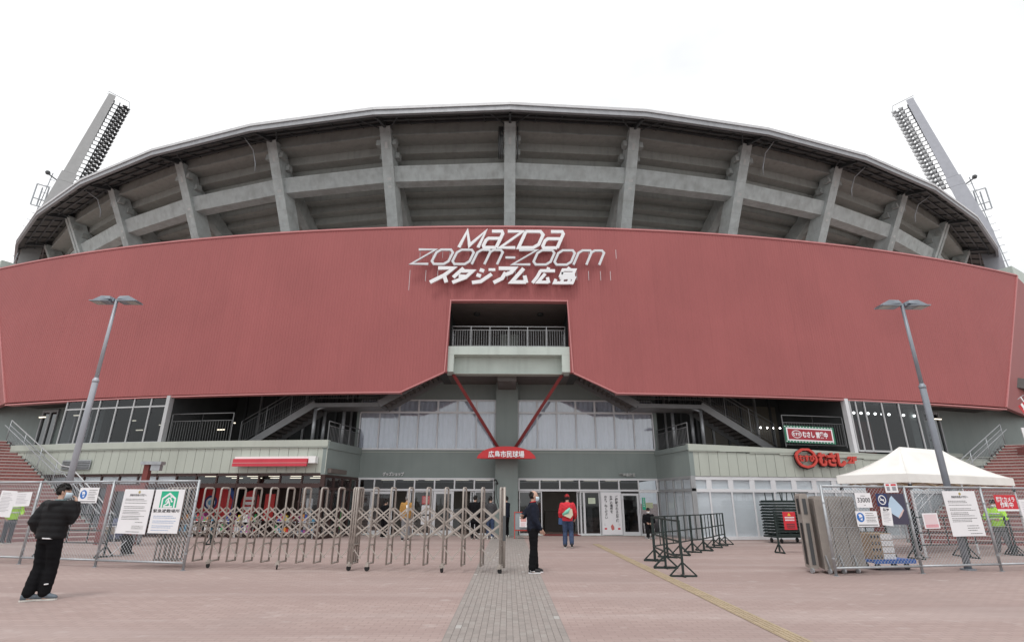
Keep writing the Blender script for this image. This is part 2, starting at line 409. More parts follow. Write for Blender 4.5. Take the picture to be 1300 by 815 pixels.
for k in (-4,-2,2,3,4):
    ph = k*BAY + (1.0 if k < 0 else -1.0)*-1
    q = MB(); q.tube([pt(ph,82.0,30.0), pt(ph,80.9,29.6), pt(ph,80.4,28.6), pt(ph,80.3,27.9)], .05, 6); q.build('downpipe', STEEL, stadium, smooth=True)
# -- per bay: girder, rear wall, seating steps
def chord(mb, p0, p1, R0, R1, z0, z1):     # straight bay piece between two radial planes
    c = [pt(p0,R1,z0), pt(p1,R1,z0), pt(p1,R0,z0), pt(p0,R0,z0)]
    return mb.hexa(c + [v + Vector((0,0,z1-z0)) for v in c])
for k in range(-7, 7):
    p0, p1 = k*BAY, (k+1)*BAY
    g0, g1 = p0 + .33, p1 - .33
    if abs(k+.5) < 6:
        q = MB(); q.hexa([pt(g0,78.42,26.62),pt(g1,78.42,26.62),pt(g1,77.5,26.62),pt(g0,77.5,26.62),pt(g0,78.98,27.76),pt(g1,78.98,27.76),pt(g1,78.1,27.76),pt(g0,78.1,27.76)])
        q.build('ring_girder', CONC_L, stadium)
    q = MB(); chord(q, p0+.02, p1-.02, 79.6, 80.0, 30.0, 31.9)
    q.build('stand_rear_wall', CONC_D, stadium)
    q = MB(); chord(q, p0+.025, p1-.025, 80.003, 80.07, 30.0, 30.12); q.build('drip_edge', CONC, stadium)
    for j in range(12):
        rr = 78.62 - j*.95; zt = 30.0 - j*.64
        q = MB(); chord(q, p0+.02, p1-.02, rr-.18, rr, zt-.64, zt-.002); chord(q, p0+.02, p1-.02, rr-.953 if j else rr-.953, rr-.003, zt-.78, zt-.643)
        if j == 0: chord(q, p0+.02, p1-.02, rr-.2, 79.597, zt-.0, zt+.12)
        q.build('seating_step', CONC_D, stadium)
# -- roof
for k in range(-8, 8):
    p0, p1 = k*BAY, (k+1)*BAY
    q = MB(); c = [pt(p0,82.9,29.95),pt(p1,82.9,29.95),pt(p1,70,35.0),pt(p0,70,35.0)]
    q.hexa(c + [v+Vector((0,0,.12)) for v in c]); q.build('roof_panel', SOFF, stadium)
    q = MB(); chord(q, p0, p1, 82.78, 83.0, 29.66, 30.02); q.build('roof_fascia', ROOFM, stadium)
    q = MB(); chord(q, p0, p1, 82.72, 83.09, 30.023, 30.26); q.build('roof_gutter', ROOFT, stadium)
    q = MB(); chord(q, p0, p1, 82.8, 83.04, 29.585, 29.655); q.build('roof_drip_trim', ROOFM, stadium)
    for rr in (82.2, 81.4, 80.6):
        zz = 29.95 + (82.9-rr)*.3914
        q = MB(); chord(q, p0+.05, p1-.05, rr-.06, rr+.06, zz-.2, zz-.01); q.build('roof_purlin', STEEL_D, stadium)
    q = MB()
    for t in (.2,.4,.6,.8):
        ph = p0 + BAY*t; q.bar(pt(ph,82.8,29.88), pt(ph,80.1,30.9), .08, .12)
    q.build('roof_rafter', STEEL_D, stadium)
# stair tower roofs that show at both ends of the red wall
for s in (-1, 1):
    q = MB(); q.arc(min(s*30.3,s*46), max(s*30.3,s*46), 84.0, 86.0, 8.0, 21.0); q.build('side_block', BALC, stadium)

# -- red curved wall with ribbed cladding, notch and balcony opening
PH_K, PH_O, PH_B = 3.22, 1.86, 1.95
ZB, ZT = 6.5, 15.15
def zbot(ph):
    a = abs(ph)
    if a < PH_O: return 11.1
    if a < PH_B: return 7.42
    if a < PH_K: return 7.42 + (a-PH_B)/(PH_K-PH_B)*(6.485-7.42)
    z = 6.485 + .006*(a-PH_K)
    if a > 17.45: z = 6.57 + (a-17.45)/3.15*(ZT-6.57)
    return min(z, ZT)
wall = MB()
rib = .15/91.02*180/pi
phs = []
x = -20.6
while x < 20.6:
    phs += [(x, 0), (x+rib*.42, 0), (x+rib*.5, -.010), (x+rib*.92, -.010)]; x += rib
extra = [s*v for s in (-1,1) for v in (PH_O-.0005, PH_O+.0005, PH_B-.0005, PH_B+.0005, PH_K, 17.45)]
phs += [(e, 0) for e in extra]
phs = sorted(p for p in phs if abs(p[0]) <= 20.6)
base = 0
for ph, dr in phs:
    R = 91.02 + dr; zb = zbot(ph)
    wall.v += [tuple(pt(ph,R,zb)), tuple(pt(ph,R,ZT)), tuple(pt(ph,90.7,ZT)), tuple(pt(ph,90.7,zb))]
for i in range(len(phs)-1):
    a = 4*i
    for j in range(4): wall.f.append((a+j, a+(j+1)%4, a+4+(j+1)%4, a+4+j)); wall.m.append(1 if j == 2 else 0)
red_wall = wall.build('red_front_wall', [RED, mat('dark_wall_lining', (.055,.055,.055), .8)], stadium)
def RT(q, name): q.build(name, RED_T, red_wall)
q = MB(); q.arc(-20.6, 20.6, 90.66, 91.06, ZT+.002, ZT+.09, .5); RT(q, 'top_cap')
for s in (-1, 1):
    q = MB(); q.arc(min(s*PH_K,s*17.45), max(s*PH_K,s*17.45), 90.68, 91.05, 6.42, 6.482, .5); RT(q, 'bottom_trim')
    q = MB(); q.bar(pt(s*PH_K,91.03,6.45), pt(s*PH_B,91.03,7.39), .09, .06); RT(q, 'notch_trim')
    q = MB(); q.bar(pt(s*PH_B-.02*s,91.03,7.40), pt(s*(PH_O-.03),91.03,11.1), .06, .09); RT(q, 'opening_trim')
    q = MB(); q.bar(pt(s*17.45,91.05,6.55), pt(s*20.6,91.05,ZT), .07, .07); RT(q, 'seam_trim')
    d = Vector((s*.80, .60, 0))
    e0, e1 = pt(s*17.47,91.0,6.57), pt(s*20.6,91.0,ZT)
    q = MB(); q.hexa([e0, e0+d*14, e0+d*14+Vector((0,.3,0)), e0+Vector((0,.3,0)), e1, e1+d*14, e1+d*14+Vector((0,.3,0)), e1+Vector((0,.3,0))]); q.build('red_side_wall', RED, stadium)
q = MB(); q.arc(-PH_O, PH_O, 90.68, 91.05, 11.03, 11.098, .3); RT(q, 'opening_trim')
# -- concourse floor and balcony
q = MB()
q.arc(-24, -1.96, 66, 90.35, 8.0, 8.6, 2); q.arc(1.96, 24, 66, 90.35, 8.0, 8.6, 2); q.box(-3.09, 3.09, 25.75, 40, 7.6, 8.6)
q.build('concourse_floor', DARKC, stadium)
q = MB(); q.box(-3.02,2.95,24.78,25.3,8.32,8.73); q.box(-3.02,-2.66,24.782,25.6,7.47,8.318); q.box(2.57,2.95,24.782,25.6,7.47,8.318)
balcony = q.build('balcony', BALC, stadium)
q = MB(); q.box(-2.658,2.568,25.28,25.5,7.46,8.317); q.build('recessed_panel', BALC, balcony)
q = MB(); q.box(-2.66,2.57,25.1,25.6,7.44,7.458); q.build('soffit_edge', GREEN_T, balcony)
q = MB(); q.box(-3.6,3.6,25.7,29.5,11.25,11.5); q.build('balcony_ceiling', BROWNC, stadium)
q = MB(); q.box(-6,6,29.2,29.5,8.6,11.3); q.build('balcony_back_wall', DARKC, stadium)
q = MB(); q.box(-.5,.55,29.1,29.19,8.6,10.7); q.build('balcony_door', GREEN_T, stadium)
for x in (-1.75, 1.7):
    q = MB(); q.tube([(x,27.0,11.24),(x,27.0,11.12)], .16, 10); q.build('ceiling_lamp', DARKW, stadium)
for x0, x1 in ((-2.1,-1.2),(1.2,2.05)):
    q = MB(); q.box(x0,x1,25.6,25.9,8.731,9.0); q.build('balcony_planter', PAPER, stadium)
for s in (-1, 1):
    q = MB(); q.box(min(s*3.1,s*3.5),max(s*3.1,s*3.5),25.3,29.2,7.6,11.25); q.build('balcony_side_wall', DARKW, stadium)

def railing(name, pts, h, hh, mt, parent=None, gap=.12, post_every=1.2, r=.022, bal_r=.009):
    """handrail at hh, baluster rail at h, balusters between, posts"""
    root = thing(name, None, None, (0,0,0)); root.parent = stadium; root.location = -wloc(stadium)
    up = lambda p, z: Vector(p) + Vector((0,0,z))
    q = MB(); q.tube([up(p,hh) for p in pts], r, 6); q.build('handrail', mt, root, smooth=True)
    q = MB(); q.tube([up(p,h) for p in pts], r*.8, 6); q.build('top_rail', mt, root, smooth=True)
    q = MB(); q.tube([up(p,.1) for p in pts], r*.8, 6); q.build('bottom_rail', mt, root, smooth=True)
    bb = MB(); pm = None
    for a, b in zip(pts[:-1], pts[1:]):
        a, b = Vector(a), Vector(b); Ln = (b-a).length; n = max(1, int(Ln/gap)); npst = max(1, round(Ln/post_every))
        for i in range(n):
            p = a.lerp(b, (i+.5)/n); bb.tube([up(p,.1), up(p,h)], bal_r, 4, cap=False)
        for i in range(npst+1):
            p = a.lerp(b, i/npst); q = MB(); q.tube([up(p,0), up(p,hh)], r*1.1, 6); q.build('post', mt, root)
    bb.build('balusters', mt, root, kind='stuff')
    return root
RAILD = mat('dark_rail_paint', (.17,.175,.18), .5, .3, var=.05)
RAILM = mat('grey_rail_paint', (.36,.37,.38), .5, .3, var=.05)
railing('balcony_railing', [(-2.85,26.2,8.73),(-2.82,25.05,8.73),(2.8,25.05,8.73),(2.83,26.2,8.73)], .92, 1.1, RAILM, gap=.115, post_every=.94)

# -- entrance front in the middle
YE = 28.3
entrance = stadium
def E(q, name, m, **k): return q.build(name, m, entrance, **k)
q = MB(); q.box(-8.05,7.9,YE,YE+.3,2.73,4.12); E(q, 'wall', GRGREY)
q = MB(); q.box(-8.05,7.9,YE-.03,YE,4.0,4.03); E(q, 'wall_joint', GREEN_T)
q = MB(); q.box(-8.05,7.9,YE,YE+.3,6.76,8.0); E(q, 'upper_wall', GRGREY)
q = MB(); q.box(-8.05,-7.88,YE,YE+.3,0,2.729); q.box(7.68,7.9,YE,YE+.3,0,2.729); q.box(-8.05,-7.88,YE,YE+.3,4.121,6.759); q.box(7.68,7.9,YE,YE+.3,4.121,6.759); E(q, 'side_wall', GRGREY)
q = MB(); q.box(-.66,.49,YE-.55,YE+.31,0,7.99); E(q, 'pillar', GRGREY)
q = MB(); q.box(-.55,.38,25.6,YE-.552,7.2,7.598); E(q, 'soffit_beam', DARKC)
pleat = MB()
for (x0, x1) in ((-7.85,-.69),(.53,7.65)):
    n = int((x1-x0)/.13); 
    for i in range(n):
        a = x0 + (x1-x0)*i/n; b = x0 + (x1-x0)*(i+1)/n; d = .03 if i % 2 else -.03
        pleat.add([(a,YE+.22+d,4.15),(b,YE+.22-d,4.15),(b,YE+.22-d,6.74),(a,YE+.22+d,6.74)], [(0,1,2,3)])
E(pleat, 'curtain', CURT)
q = MB(); q.box(-8,7.9,YE+.5,YE+.6,4.1,6.8); E(q, 'room_back', DARKW)
for (x0, x1) in ((-7.87,-.68),(.51,7.67)):
    n = 7; st = (x1-x0)/n
    f = MB()
    f.box(x0,x1,YE-.05,YE+.08,4.122,4.20); f.box(x0,x1,YE-.05,YE+.08,6.68,6.757); f.box(x0,x1,YE-.045,YE+.07,6.02,6.12)
    for i in range(n+1):
        x = x0 + st*i; f.box(x-.022,x+.022,YE-.048,YE+.075,4.201,6.019); f.box(x-.05,x+.05,YE-.046,YE+.072,6.121,6.679)
    wf = E(f, 'window_frame', ALU)
    for i in range(n):
        a = x0+st*i; 
        q = MB(); q.box(a+.05,a+st-.05,YE+.0,YE+.012,4.2,6.02); q.build('pane', GLASS_C, wf)
        q = MB(); q.box(a+.05,a+st-.05,YE+.0,YE+.012,6.12,6.68); q.build('pane', GLASS_C, wf)
# doors level. (x0, x1, kind)
def leaf(x0, x1, y, z1, fr=.06, m=ALU, glass=GLASS_F, name='door', z0=.02):
    f = MB(); f.box(x0,x0+fr,y,y+.05,z0,z1); f.box(x1-fr,x1,y,y+.05,z0,z1); f.box(x0+fr,x1-fr,y+.001,y+.049,z0,z0+fr*1.6); f.box(x0+fr,x1-fr,y+.001,y+.049,z1-fr,z1)
    d = E(f, name, m); q = MB(); q.box(x0+fr,x1-fr,y+.02,y+.03,z0+fr*1.6,z1-fr); q.build('pane', glass, d); return d
for (x0, x1, mul) in ((-7.86,-.70,(-7.6,-6.83,-5.8,-4.78,-3.76,-2.74,-1.73,-.74)), (.51,7.66,(.55,1.61,2.64,3.64,4.66,5.66,6.67,7.62))):
    f = MB(); f.box(x0,x1,YE-.06,YE+.1,2.63,2.727); f.box(x0,x1,YE-.06,YE+.1,2.09,2.19)
    for x in mul: f.box(x-.035,x+.035,YE-.055,YE+.09,2.191,2.629)
    wf = E(f, 'transom_frame', ALU)
    for a, b in zip(mul[:-1], mul[1:]):
        q = MB(); q.box(a+.035,b-.035,YE,YE+.012,2.19,2.63); q.build('pane', GLASS, wf)
# left side
leaf(-7.6,-6.95,YE,2.09,.05); d = leaf(-6.93,-5.83,YE-.05,2.06,.12)
q = MB(); q.tube([(-6.0,YE-.12,.9),(-6.0,YE-.12,1.3)], .018, 6); q.build('handle', STEEL, d)
leaf(-5.15,-4.95,YE+.05,2.08,.05); leaf(-5.0,-4.8,YE+.12,2.08,.05)
leaf(-4.78,-3.82,YE,2.08,.05); leaf(-3.79,-2.76,YE-.03,2.08,.13); leaf(-1.92,-1.73,YE+.05,2.08,.05); leaf(-1.70,-.74,YE,2.08,.05)
# right side
leaf(.55,1.72,YE,2.08,.05); leaf(3.5,3.68,YE+.08,2.08,.04); leaf(3.66,3.86,YE,2.08,.05); leaf(3.86,4.66,YE+.02,2.08,.05, glass=GLASS)
d = leaf(5.75,6.63,YE-.04,2.0,.10, glass=GLASS)
q = MB(); q.tube([(6.5,YE-.1,.95),(6.5,YE-.1,1.25)], .018, 6); q.build('handle', STEEL, d)
leaf(6.66,7.62,YE,2.08,.05, glass=GLASS)
q = MB(); q.box(4.68,5.74,YE-.04,YE+.03,.02,2.08); E(q, 'side_panel', ALU)
q = MB(); q.box(-8,7.9,YE-.1,YE+.2,.0,.02); E(q, 'threshold', GREEN_T)
# vestibule behind the doors
q = MB(); q.box(-8,8,34,34.3,0,2.73); E(q, 'vestibule_back', mat('vestibule_wall', (.34,.33,.31), .7))
q = MB(); q.box(-8,8,YE+.31,34,2.735,2.95); E(q, 'vestibule_ceiling', DARKC)
q = MB(); q.box(-.6,.45,YE+.32,33.9,0,2.73); E(q, 'vestibule_partition', mat('vestibule_partition_paint', (.22,.22,.21), .7))
for x in (1.4, 2.3, 3.2, 4.6, 5.8, -1.4, -2.6, -4.2, -5.4, -6.6):
    q = MB(); q.box(x-.4,x+.4,30.4,30.7,2.69,2.733); E(q, 'ceiling_light', LAMP)
for (x, z, m) in ((2.6,1.1,DARKC),(4.3,1.35,ALU_G),(6.4,.9,DARKC),(-3.2,1.2,ALU_G)):
    q = MB(); q.box(x-.5,x+.5,32,32.6,0,z); E(q, 'vestibule_counter', m)
q = MB(); q.box(1.75,3.6,YE-.3,YE+.6,.021,.035); E(q, 'door_mat', mat('red_mat', (.22,.04,.04), .9))
# red V struts and the curved red canopy on the pillar
for s, xa in ((-1,-2.72),(1,2.62)):
    q = MB(); q.bar((xa,25.35,7.46), (.0-.09+s*.42,27.6,4.15), .15, .20, up=(0,1,0)); E(q, 'strut', STRUT)

# -- shop wings left and right of the entrance
RS = 91.1
def ztop(ph): return 4.25 if ph < 0 else 4.14 - .05*max(0, ph-5.2)
def zfas(ph): return 2.78 if ph < 0 else 2.70
for s in (-1, 1):
    wing = stadium
    c0, c1 = s*5.22, s*16.5
    # terrace slab on top, set behind the fascia
    q = MB(); q.arc(min(c0,c1)+.02, max(c0,c1)-.02, 80, RS-.2, 3.72, 3.80, 1); q.build('terrace_floor', DARKC, wing)
    pw_ = .293; n = int(11.1/pw_)
    for i in range(n):
        a = s*(5.22 + i*pw_); b = s*(5.22 + (i+1)*pw_ - .012)
        q = MB(); jit = random.uniform(-.004,.004)
        q.arc(min(a,b), max(a,b), RS-.12, RS+jit, zfas(a)+.01, ztop(a)-.31, 1, )
        q.build('fascia_panel', GREEN, wing)
    q = MB(); q.arc(min(c0,c1), max(c0,c1), RS-.2, RS-.035, zfas(s), 3.75, 1); q.build('fascia_backing', GREEN_T, wing)
    nseg = 12
    for i in range(nseg):
        a = s*(5.22 + 11.2*i/nseg); b = s*(5.22 + 11.2*(i+1)/nseg)
        lo, hi = (a,b) if a < b else (b,a)
        q = MB(); q.arc(lo, hi, RS-.25, RS+.045, ztop(a)-.30, ztop(lo), 1, z1b=ztop(hi)); q.build('parapet_coping', GREEN, wing)
    q = MB(); q.arc(min(c0,c1), max(c0,c1), RS+.0, RS+.06, 3.90 if s<0 else 3.80, 3.925 if s<0 else 3.825, 1, z1b=None); q.build('coping_groove', GREEN_T, wing)
    # side return towards the entrance
    f0 = pt(c0, RS, 0); bx = f0.x - s*.62; 
    def side(mb, z0, z1, t0=0., t1=1., off=0., th=.2):
        A = f0.lerp(Vector((bx,28.3,0)), t0); B = f0.lerp(Vector((bx,28.3,0)), t1); nx = Vector((s*th,0,0)); o = Vector((-s*off,0,0))
        cc = [A+o, B+o, B+nx+o, A+nx+o]; mb.hexa([v+Vector((0,0,z0)) for v in cc] + [v+Vector((0,0,z1)) for v in cc])
    q = MB(); side(q, 2.72, 3.86); q.build('return_wall', GRGREY, wing)
    q = MB(); side(q, 3.862, 4.1 if s>0 else 4.2, off=.05, th=.3); q.build('return_coping', GRGREY, wing)
    fr = ALU if s > 0 else BRONZE
    q = MB(); side(q, 0, .1, off=.02); side(q, 2.06, 2.18, off=.02); side(q, 2.6, 2.719, off=.02)
    for t in (0.0,.25,.5,.75,.97): side(q, .1, 2.6, t, t+.025, off=.021)
    rf = q.build('return_frame', ALU_G if s > 0 else BRONZE, wing)
    for t in (0.0,.25,.5,.75): q = MB(); side(q, .1, 2.6, t+.025, t+.25, off=-.03, th=.012); q.build('pane', GLASS_F, rf)
    if s > 0: q = MB(); side(q, .1, 2.6, off=-.06, th=.01); q.build('return_blind', BLIND, wing)
    # terrace side railing
    railing('terrace_side_railing', [tuple(pt(c0+s*.12, RS-.3, 4.1)), (bx+s*.15, 28.2, 4.1)], .85, 1.05, RAILD, gap=.13)
    # front glazing
    if s > 0:
        bays = [5.25, 5.72]; 
        while bays[-1] < 15.5: bays.append(bays[-1]+.655)
    else:
        bays = [-5.26]
        while bays[-1] > -15.8: bays.append(bays[-1]-.655)
    for a, b in zip(bays[:-1], bays[1:]):
        lo, hi = min(a,b), max(a,b); ct = (lo+hi)/2
        open_shop = s < 0 and lo > -9.9
        m = fr if (s > 0 or lo > -9.9) else BRONZE
        q = MB()
        wz = .032 if s < 0 else .035; dw = wz/91*180/pi
        q.arc(lo, lo+dw*2, RS-.14, RS-.03, .02, 2.70, 1)
        if s > 0:
            q.arc(lo+dw*2, hi, RS-.13, RS-.045, .02, .16, 1); q.arc(lo+dw*2, hi, RS-.13, RS-.02, 2.02, 2.16, 1); q.arc(lo+dw*2, hi, RS-.13, RS-.025, 2.55, 2.695, 1)
            q.arc(lo+dw*2, lo+dw*4.5, RS-.125, RS-.035, 2.16, 2.55, 1); q.arc(hi-dw*2.5, hi, RS-.125, RS-.035, 2.16, 2.55, 1)
        else:
            q.arc(lo+dw*2, hi, RS-.13, RS-.02, 2.14, 2.34, 1); q.arc(lo+dw*2, hi, RS-.13, RS-.025, 2.66, 2.775, 1)
            if not open_shop: q.arc(lo+dw*2, hi, RS-.13, RS-.045, .02, .12, 1)
        f = q.build('shop_frame', m, wing)
        zA, zB = (2.16,2.55) if s > 0 else (2.34,2.66)
        q = MB(); q.arc(lo+dw*2, hi, RS-.09, RS-.08, zA, zB, 1); q.build('transom_pane', GLASS_F, f)
        if s > 0 or not open_shop:
            q = MB(); q.arc(lo+dw*2, hi, RS-.09, RS-.08, .12, zA-.14, 1); q.build('pane', GLASS_F if s > 0 else GLASS, f)
            q = MB(); q.arc(lo+dw*2, hi, RS-.118, RS-.112, .1, zB, 1); q.build('blind', BLIND, f)
        elif lo > -6.0 :
            q = MB(); q.arc(lo+dw*2, hi, RS-.09, RS-.08, .12, zA-.2, 1); q.build('pane', GLASS_F, f)
    # building behind, under the red wall: concourse back wall, upper glazing
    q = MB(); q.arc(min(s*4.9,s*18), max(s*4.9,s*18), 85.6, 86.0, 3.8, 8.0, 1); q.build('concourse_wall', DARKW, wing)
    for i in range(9):
        ph = s*(5.9 + i*.62)
        q = MB(); q.arc(ph-.04, ph+.04, 86.002, 86.12, 3.8, 7.6, 1); q.build('concourse_mullion', ALU_G if i % 3 == 0 else STEEL_D, wing)
    if s > 0: q = MB(); q.arc(7.4, 10.5, 86.01, 86.05, 4.6, 6.9, 1); q.build('concourse_window', mat('dim_window', (.16,.145,.12), .4), wing)
    g0, g1 = s*10.72, s*15.0
    gb = [10.72, 11.3, 11.93, 12.57, 13.25, 13.95, 14.6] if s < 0 else [10.80, 11.02, 11.34, 12.0, 12.66, 13.35, 14.02]
    zl, zh = (4.22, 6.42) if s < 0 else (3.95, 6.45)
    q = MB(); q.arc(min(s*10.6,s*10.72), max(s*10.6,s*10.72), RS-.3, RS-.02, zl-.1, 6.5, 1); q.build('glazing_end_post', ALU if s > 0 else ALU_M, wing)
    for a, b in zip(gb[:-1], gb[1:]):
        lo, hi = min(s*a,s*b), max(s*a,s*b); q = MB(); dw = .02
        q.arc(lo-dw, lo+dw, RS-.2, RS-.09, zl, zh, 1); q.arc(lo+dw, hi-dw, RS-.19, RS-.10, zl-.02, zl+.07, 1); q.arc(lo+dw, hi-dw, RS-.19, RS-.10, zh-.45 if s < 0 else zh-.06, zh-.38 if s < 0 else zh, 1)
        f = q.build('upper_window_frame', ALU_M, wing)
        q = MB(); q.arc(lo+dw, hi-dw, RS-.15, RS-.14, zl+.07, zh, 1); q.build('pane', GLASS, f)
    q = MB(); q.arc(min(s*10.66,s*10.70), max(s*10.66,s*10.70), 86.1, RS-.31, 3.8, 8.0, 1); q.build('glazing_return', DARKW, wing)
    q = MB(); q.arc(min(s*10.75,s*18), max(s*10.75,s*18), 86.1, RS-.4, 6.62, 6.75, 1); q.build('restaurant_ceiling', mat('restaurant_ceiling_paint', (.05,.047,.045), .7), wing)
    if s > 0:
        for i in range(12):
            ph = 10.95 + i*.30 if i < 10 else 14.3 + (i-10)*.5
            q = MB(); q.sphere(pt(ph, 89.0, 6.2), .07, 8, 6); q.build('globe_light', SPOT, wing)
            q = MB(); q.tube([pt(ph,89.0,6.27), pt(ph,89.0,6.62)], .012, 4); q.build('globe_stem', STEEL_D, wing)
        for i in range(4):
            q = MB(); q.sphere(pt(9.5+i*.27, 86.6, 5.6), .05, 8, 6); q.build('globe_light', SPOT, wing)
        q = MB(); q.arc(11.9, 13.4, 88.0, 88.1, 3.85, 5.9, .5); q.build('restaurant_wall', mat('dark_red_wall', (.12,.02,.02), .6), wing)
        q = MB(); q.arc(11.05, 12.3, 88.4, 88.45, 5.2, 5.9, .5); q.build('restaurant_screen', mat('pale_board', (.5,.48,.46), .6), wing)
    else:
        for (ph, z, l) in ((-11.3,5.4,.35),(-12.9,5.6,.3),(-13.9,5.35,.3),(-12.2,5.0,.25),(-14.3,5.9,.25),(-10.4,5.25,.3),(-9.9,5.6,.05)):
            q = MB(); q.arc(ph-l/2, ph+l/2, 87.5, 87.56, z, z+.05, 1); q.build('tube_light', LAMP, wing)
        q = MB(); q.arc(-13.4, -11.2, 87.8, 87.9, 3.85, 4.7, .5); q.build('restaurant_counter', mat('brown_counter', (.12,.07,.05), .6), wing)
    # beyond the glazing: set back wall with glass doors
    q = MB(); q.arc(min(s*14.62,s*27), max(s*14.62,s*27), 88.6, 88.9, 3.0, 8.0, 1); q.build('corner_wall', GRGREY, wing)
    for ph in (15.5, 17.2) if s < 0 else (15.6,):
        lo, hi = s*ph-.35, s*ph+.35
        f = MB(); f.arc(lo-.06, lo, 88.9, 89.0, 4.2, 6.5, 1); f.arc(hi, hi+.06, 88.9, 89.0, 4.2, 6.5, 1); f.arc(lo, hi, 88.9, 88.99, 6.35, 6.5, 1); f.arc((lo+hi)/2-.04,(lo+hi)/2+.04, 88.9, 88.98, 4.2, 6.349, 1)
        f = f.build('corner_door_frame', ALU_G, wing); q = MB(); q.arc(lo, hi, 88.9, 88.92, 4.2, 6.35, 1); q.build('pane', glassmat('dark_glass', (.03,.03,.03), .1), f)
        q = MB(); q.arc(s*ph-.15, s*ph+.15, 89.3, 89.36, 6.0, 6.05, 1); q.build('tube_light', LAMP, wing)
    q = MB(); q.arc(min(s*14.6,s*16.5), max(s*14.6,s*16.5), 88.9, 89.2, 3.0, 4.2, 1); q.build('corner_plinth', GREEN, wing)
    # terrace front railing with the stair up to the concourse behind the red wall
    railing('terrace_railing', [tuple(pt(s*p, 90.75, 4.12)) for p in (10.55, 9.5, 8.45)], 1.15, 1.5, RAILD, gap=.13, post_every=1.3)
    RF, RB = 89.5, 88.0
    stair = thing('concourse_stair', None, None); stair.parent = stadium; stair.location = -wloc(stadium)
    def fl(p0, z0, p1, z1, n):
        for i in range(n):
            a = s*(p0+(p1-p0)*i/n); b = s*(p0+(p1-p0)*(i+1)/n); z = z0+(z1-z0)*(i+1)/n
            q = MB(); q.arc(min(a,b), max(a,b), RB, RF, z-.05, z, 2); q.arc(min(a,a+s*.02), max(a,a+s*.02), RB, RF, z-(z1-z0)/n, z-.05, 2); q.build('stair_tread', DARKC, stair)
        for RR in (RF, RB-.06):
            A, B = pt(s*p0,RR,z0), pt(s*p1,RR,z1); q = MB(); q.bar(A-Vector((0,0,.02)), B-Vector((0,0,.02)), .06, .34); q.build('stringer', STAIRG, stair)
    fl(8.65, 4.0, 6.25, 6.25, 14)
    q = MB(); q.arc(min(s*6.25,s*4.15), max(s*6.25,s*4.15), RB, RF+.03, 6.05, 6.25, 1); q.build('stair_landing', STAIRG, stair)
    fl(4.15, 6.2, 1.97, 8.1, 14)
    for ph, RR in ((6.28, 89.3), (6.28, 88.2), (5.6, 88.2), (4.9, 89.3)):
        if ph == 4.9: continue
        q = MB(); q.tube([pt(s*ph,RR,4.1), pt(s*ph,RR,6.04)], .09, 10); q.build('stair_post', STEEL, stair, smooth=True)
    q = MB(); q.tube([pt(s*6.25,89.3,5.95), pt(s*5.95,89.3,6.1)], .05, 6); q.build('stair_post_brace', STEEL, stair)
    for RR in (RF, RB):
        railing('stair_railing', [tuple(pt(s*8.7,RR,4.2)), tuple(pt(s*6.25,RR,6.4)), tuple(pt(s*4.15,RR,6.4)), tuple(pt(s*2.1,RR,8.2))], 1.0, 1.2, RAILD, gap=.14, post_every=1.4)
    # louvre on the plain wall of the far left
    if s < 0:
        q = MB(); q.arc(-14.0,-12.9, RS+.055, RS+.075, 3.0, 3.45, .5); lv = q.build('vent_louvre', STEEL, wing)
        for i in range(5): q = MB(); q.arc(-13.97,-12.93, RS+.078, RS+.095, 3.03+i*.08, 3.07+i*.08, .5); q.build('louvre_blade', STEEL_D, lv)
# backing behind everything at ground floor
for aa in ((-27,-9.95,84),(5.3,27,88.6)):
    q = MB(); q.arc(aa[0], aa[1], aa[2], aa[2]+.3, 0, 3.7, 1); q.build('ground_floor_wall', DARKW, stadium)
# shop interior on the left
shop_in = stadium
q = MB(); q.arc(-10.0, -4.9, 84.2, 84.4, 0, 3.0, 1); q.build('shop_back_wall', mat('shop_wall', (.18,.13,.12), .7), shop_in)
q = MB(); q.arc(-10.0, -5.1, 84.4, RS-.2, 2.80, 3.0, 1); q.build('shop_ceiling', mat('shop_ceiling_paint', (.14,.12,.11), .8), shop_in)
for i in range(6):
    for rr in (89.6, 87.6):
        ph = -9.4 + i*.72
        q = MB(); q.arc(ph-.2, ph+.2, rr-.035, rr+.035, 2.70, 2.73, 1); q.build('tube_light', LAMP, shop_in)
# ================================================================== SIGNS ON THE BUILDING
nX = Vector((1,0,0)); nZ = Vector((0,0,1))
name_sign = thing('stadium_name_sign', 'large three line name sign in white and silver letters on the red wall', 'sign', (0, 24.4, 13))
YS = 24.40       # lettering stands a little off the wall
def LT(ch, strokes, x, z, sx, sz, wd, m, th=.10, shear=.42, name='letter'):
    mb = MB(); i = 0
    for st in strokes:
        closed = st[-1] == 'c'; pts = [(p[0]*sx, p[1]*sz) for p in (st[:-1] if closed else st)]
        stroke_mb(mb, pts, wd, (x, YS - th + .004*i, z), nX, nZ, -th, shear, closed); i += 1
    return mb.build(name, m, name_sign)
# first row: M a Z D a
M_ = [[(0,0),(.02,1),(.5,.12),(.98,1),(1,0)]]
a_ = [[(.12,1),(.85,1),(1,.86),(1,0)],[(1,.56),(.12,.56),(0,.44),(0,.12),(.12,0),(1,0)]]
Z_ = [[(0,1),(1,1),(0,0),(1,0)]]
D_ = [[(0,0),(0,1),(.78,1),(1,.8),(1,.2),(.78,0),'c']]
zz0, hh = 13.84, .93
for ch, xx, ww in ((M_,-2.58,.98),(a_,-1.38,.70),(Z_,-.48,.78),(D_,.46,.96),(a_,1.66,.78)):
    LT(0, ch, xx, zz0, ww, hh, .165, SIGNW)
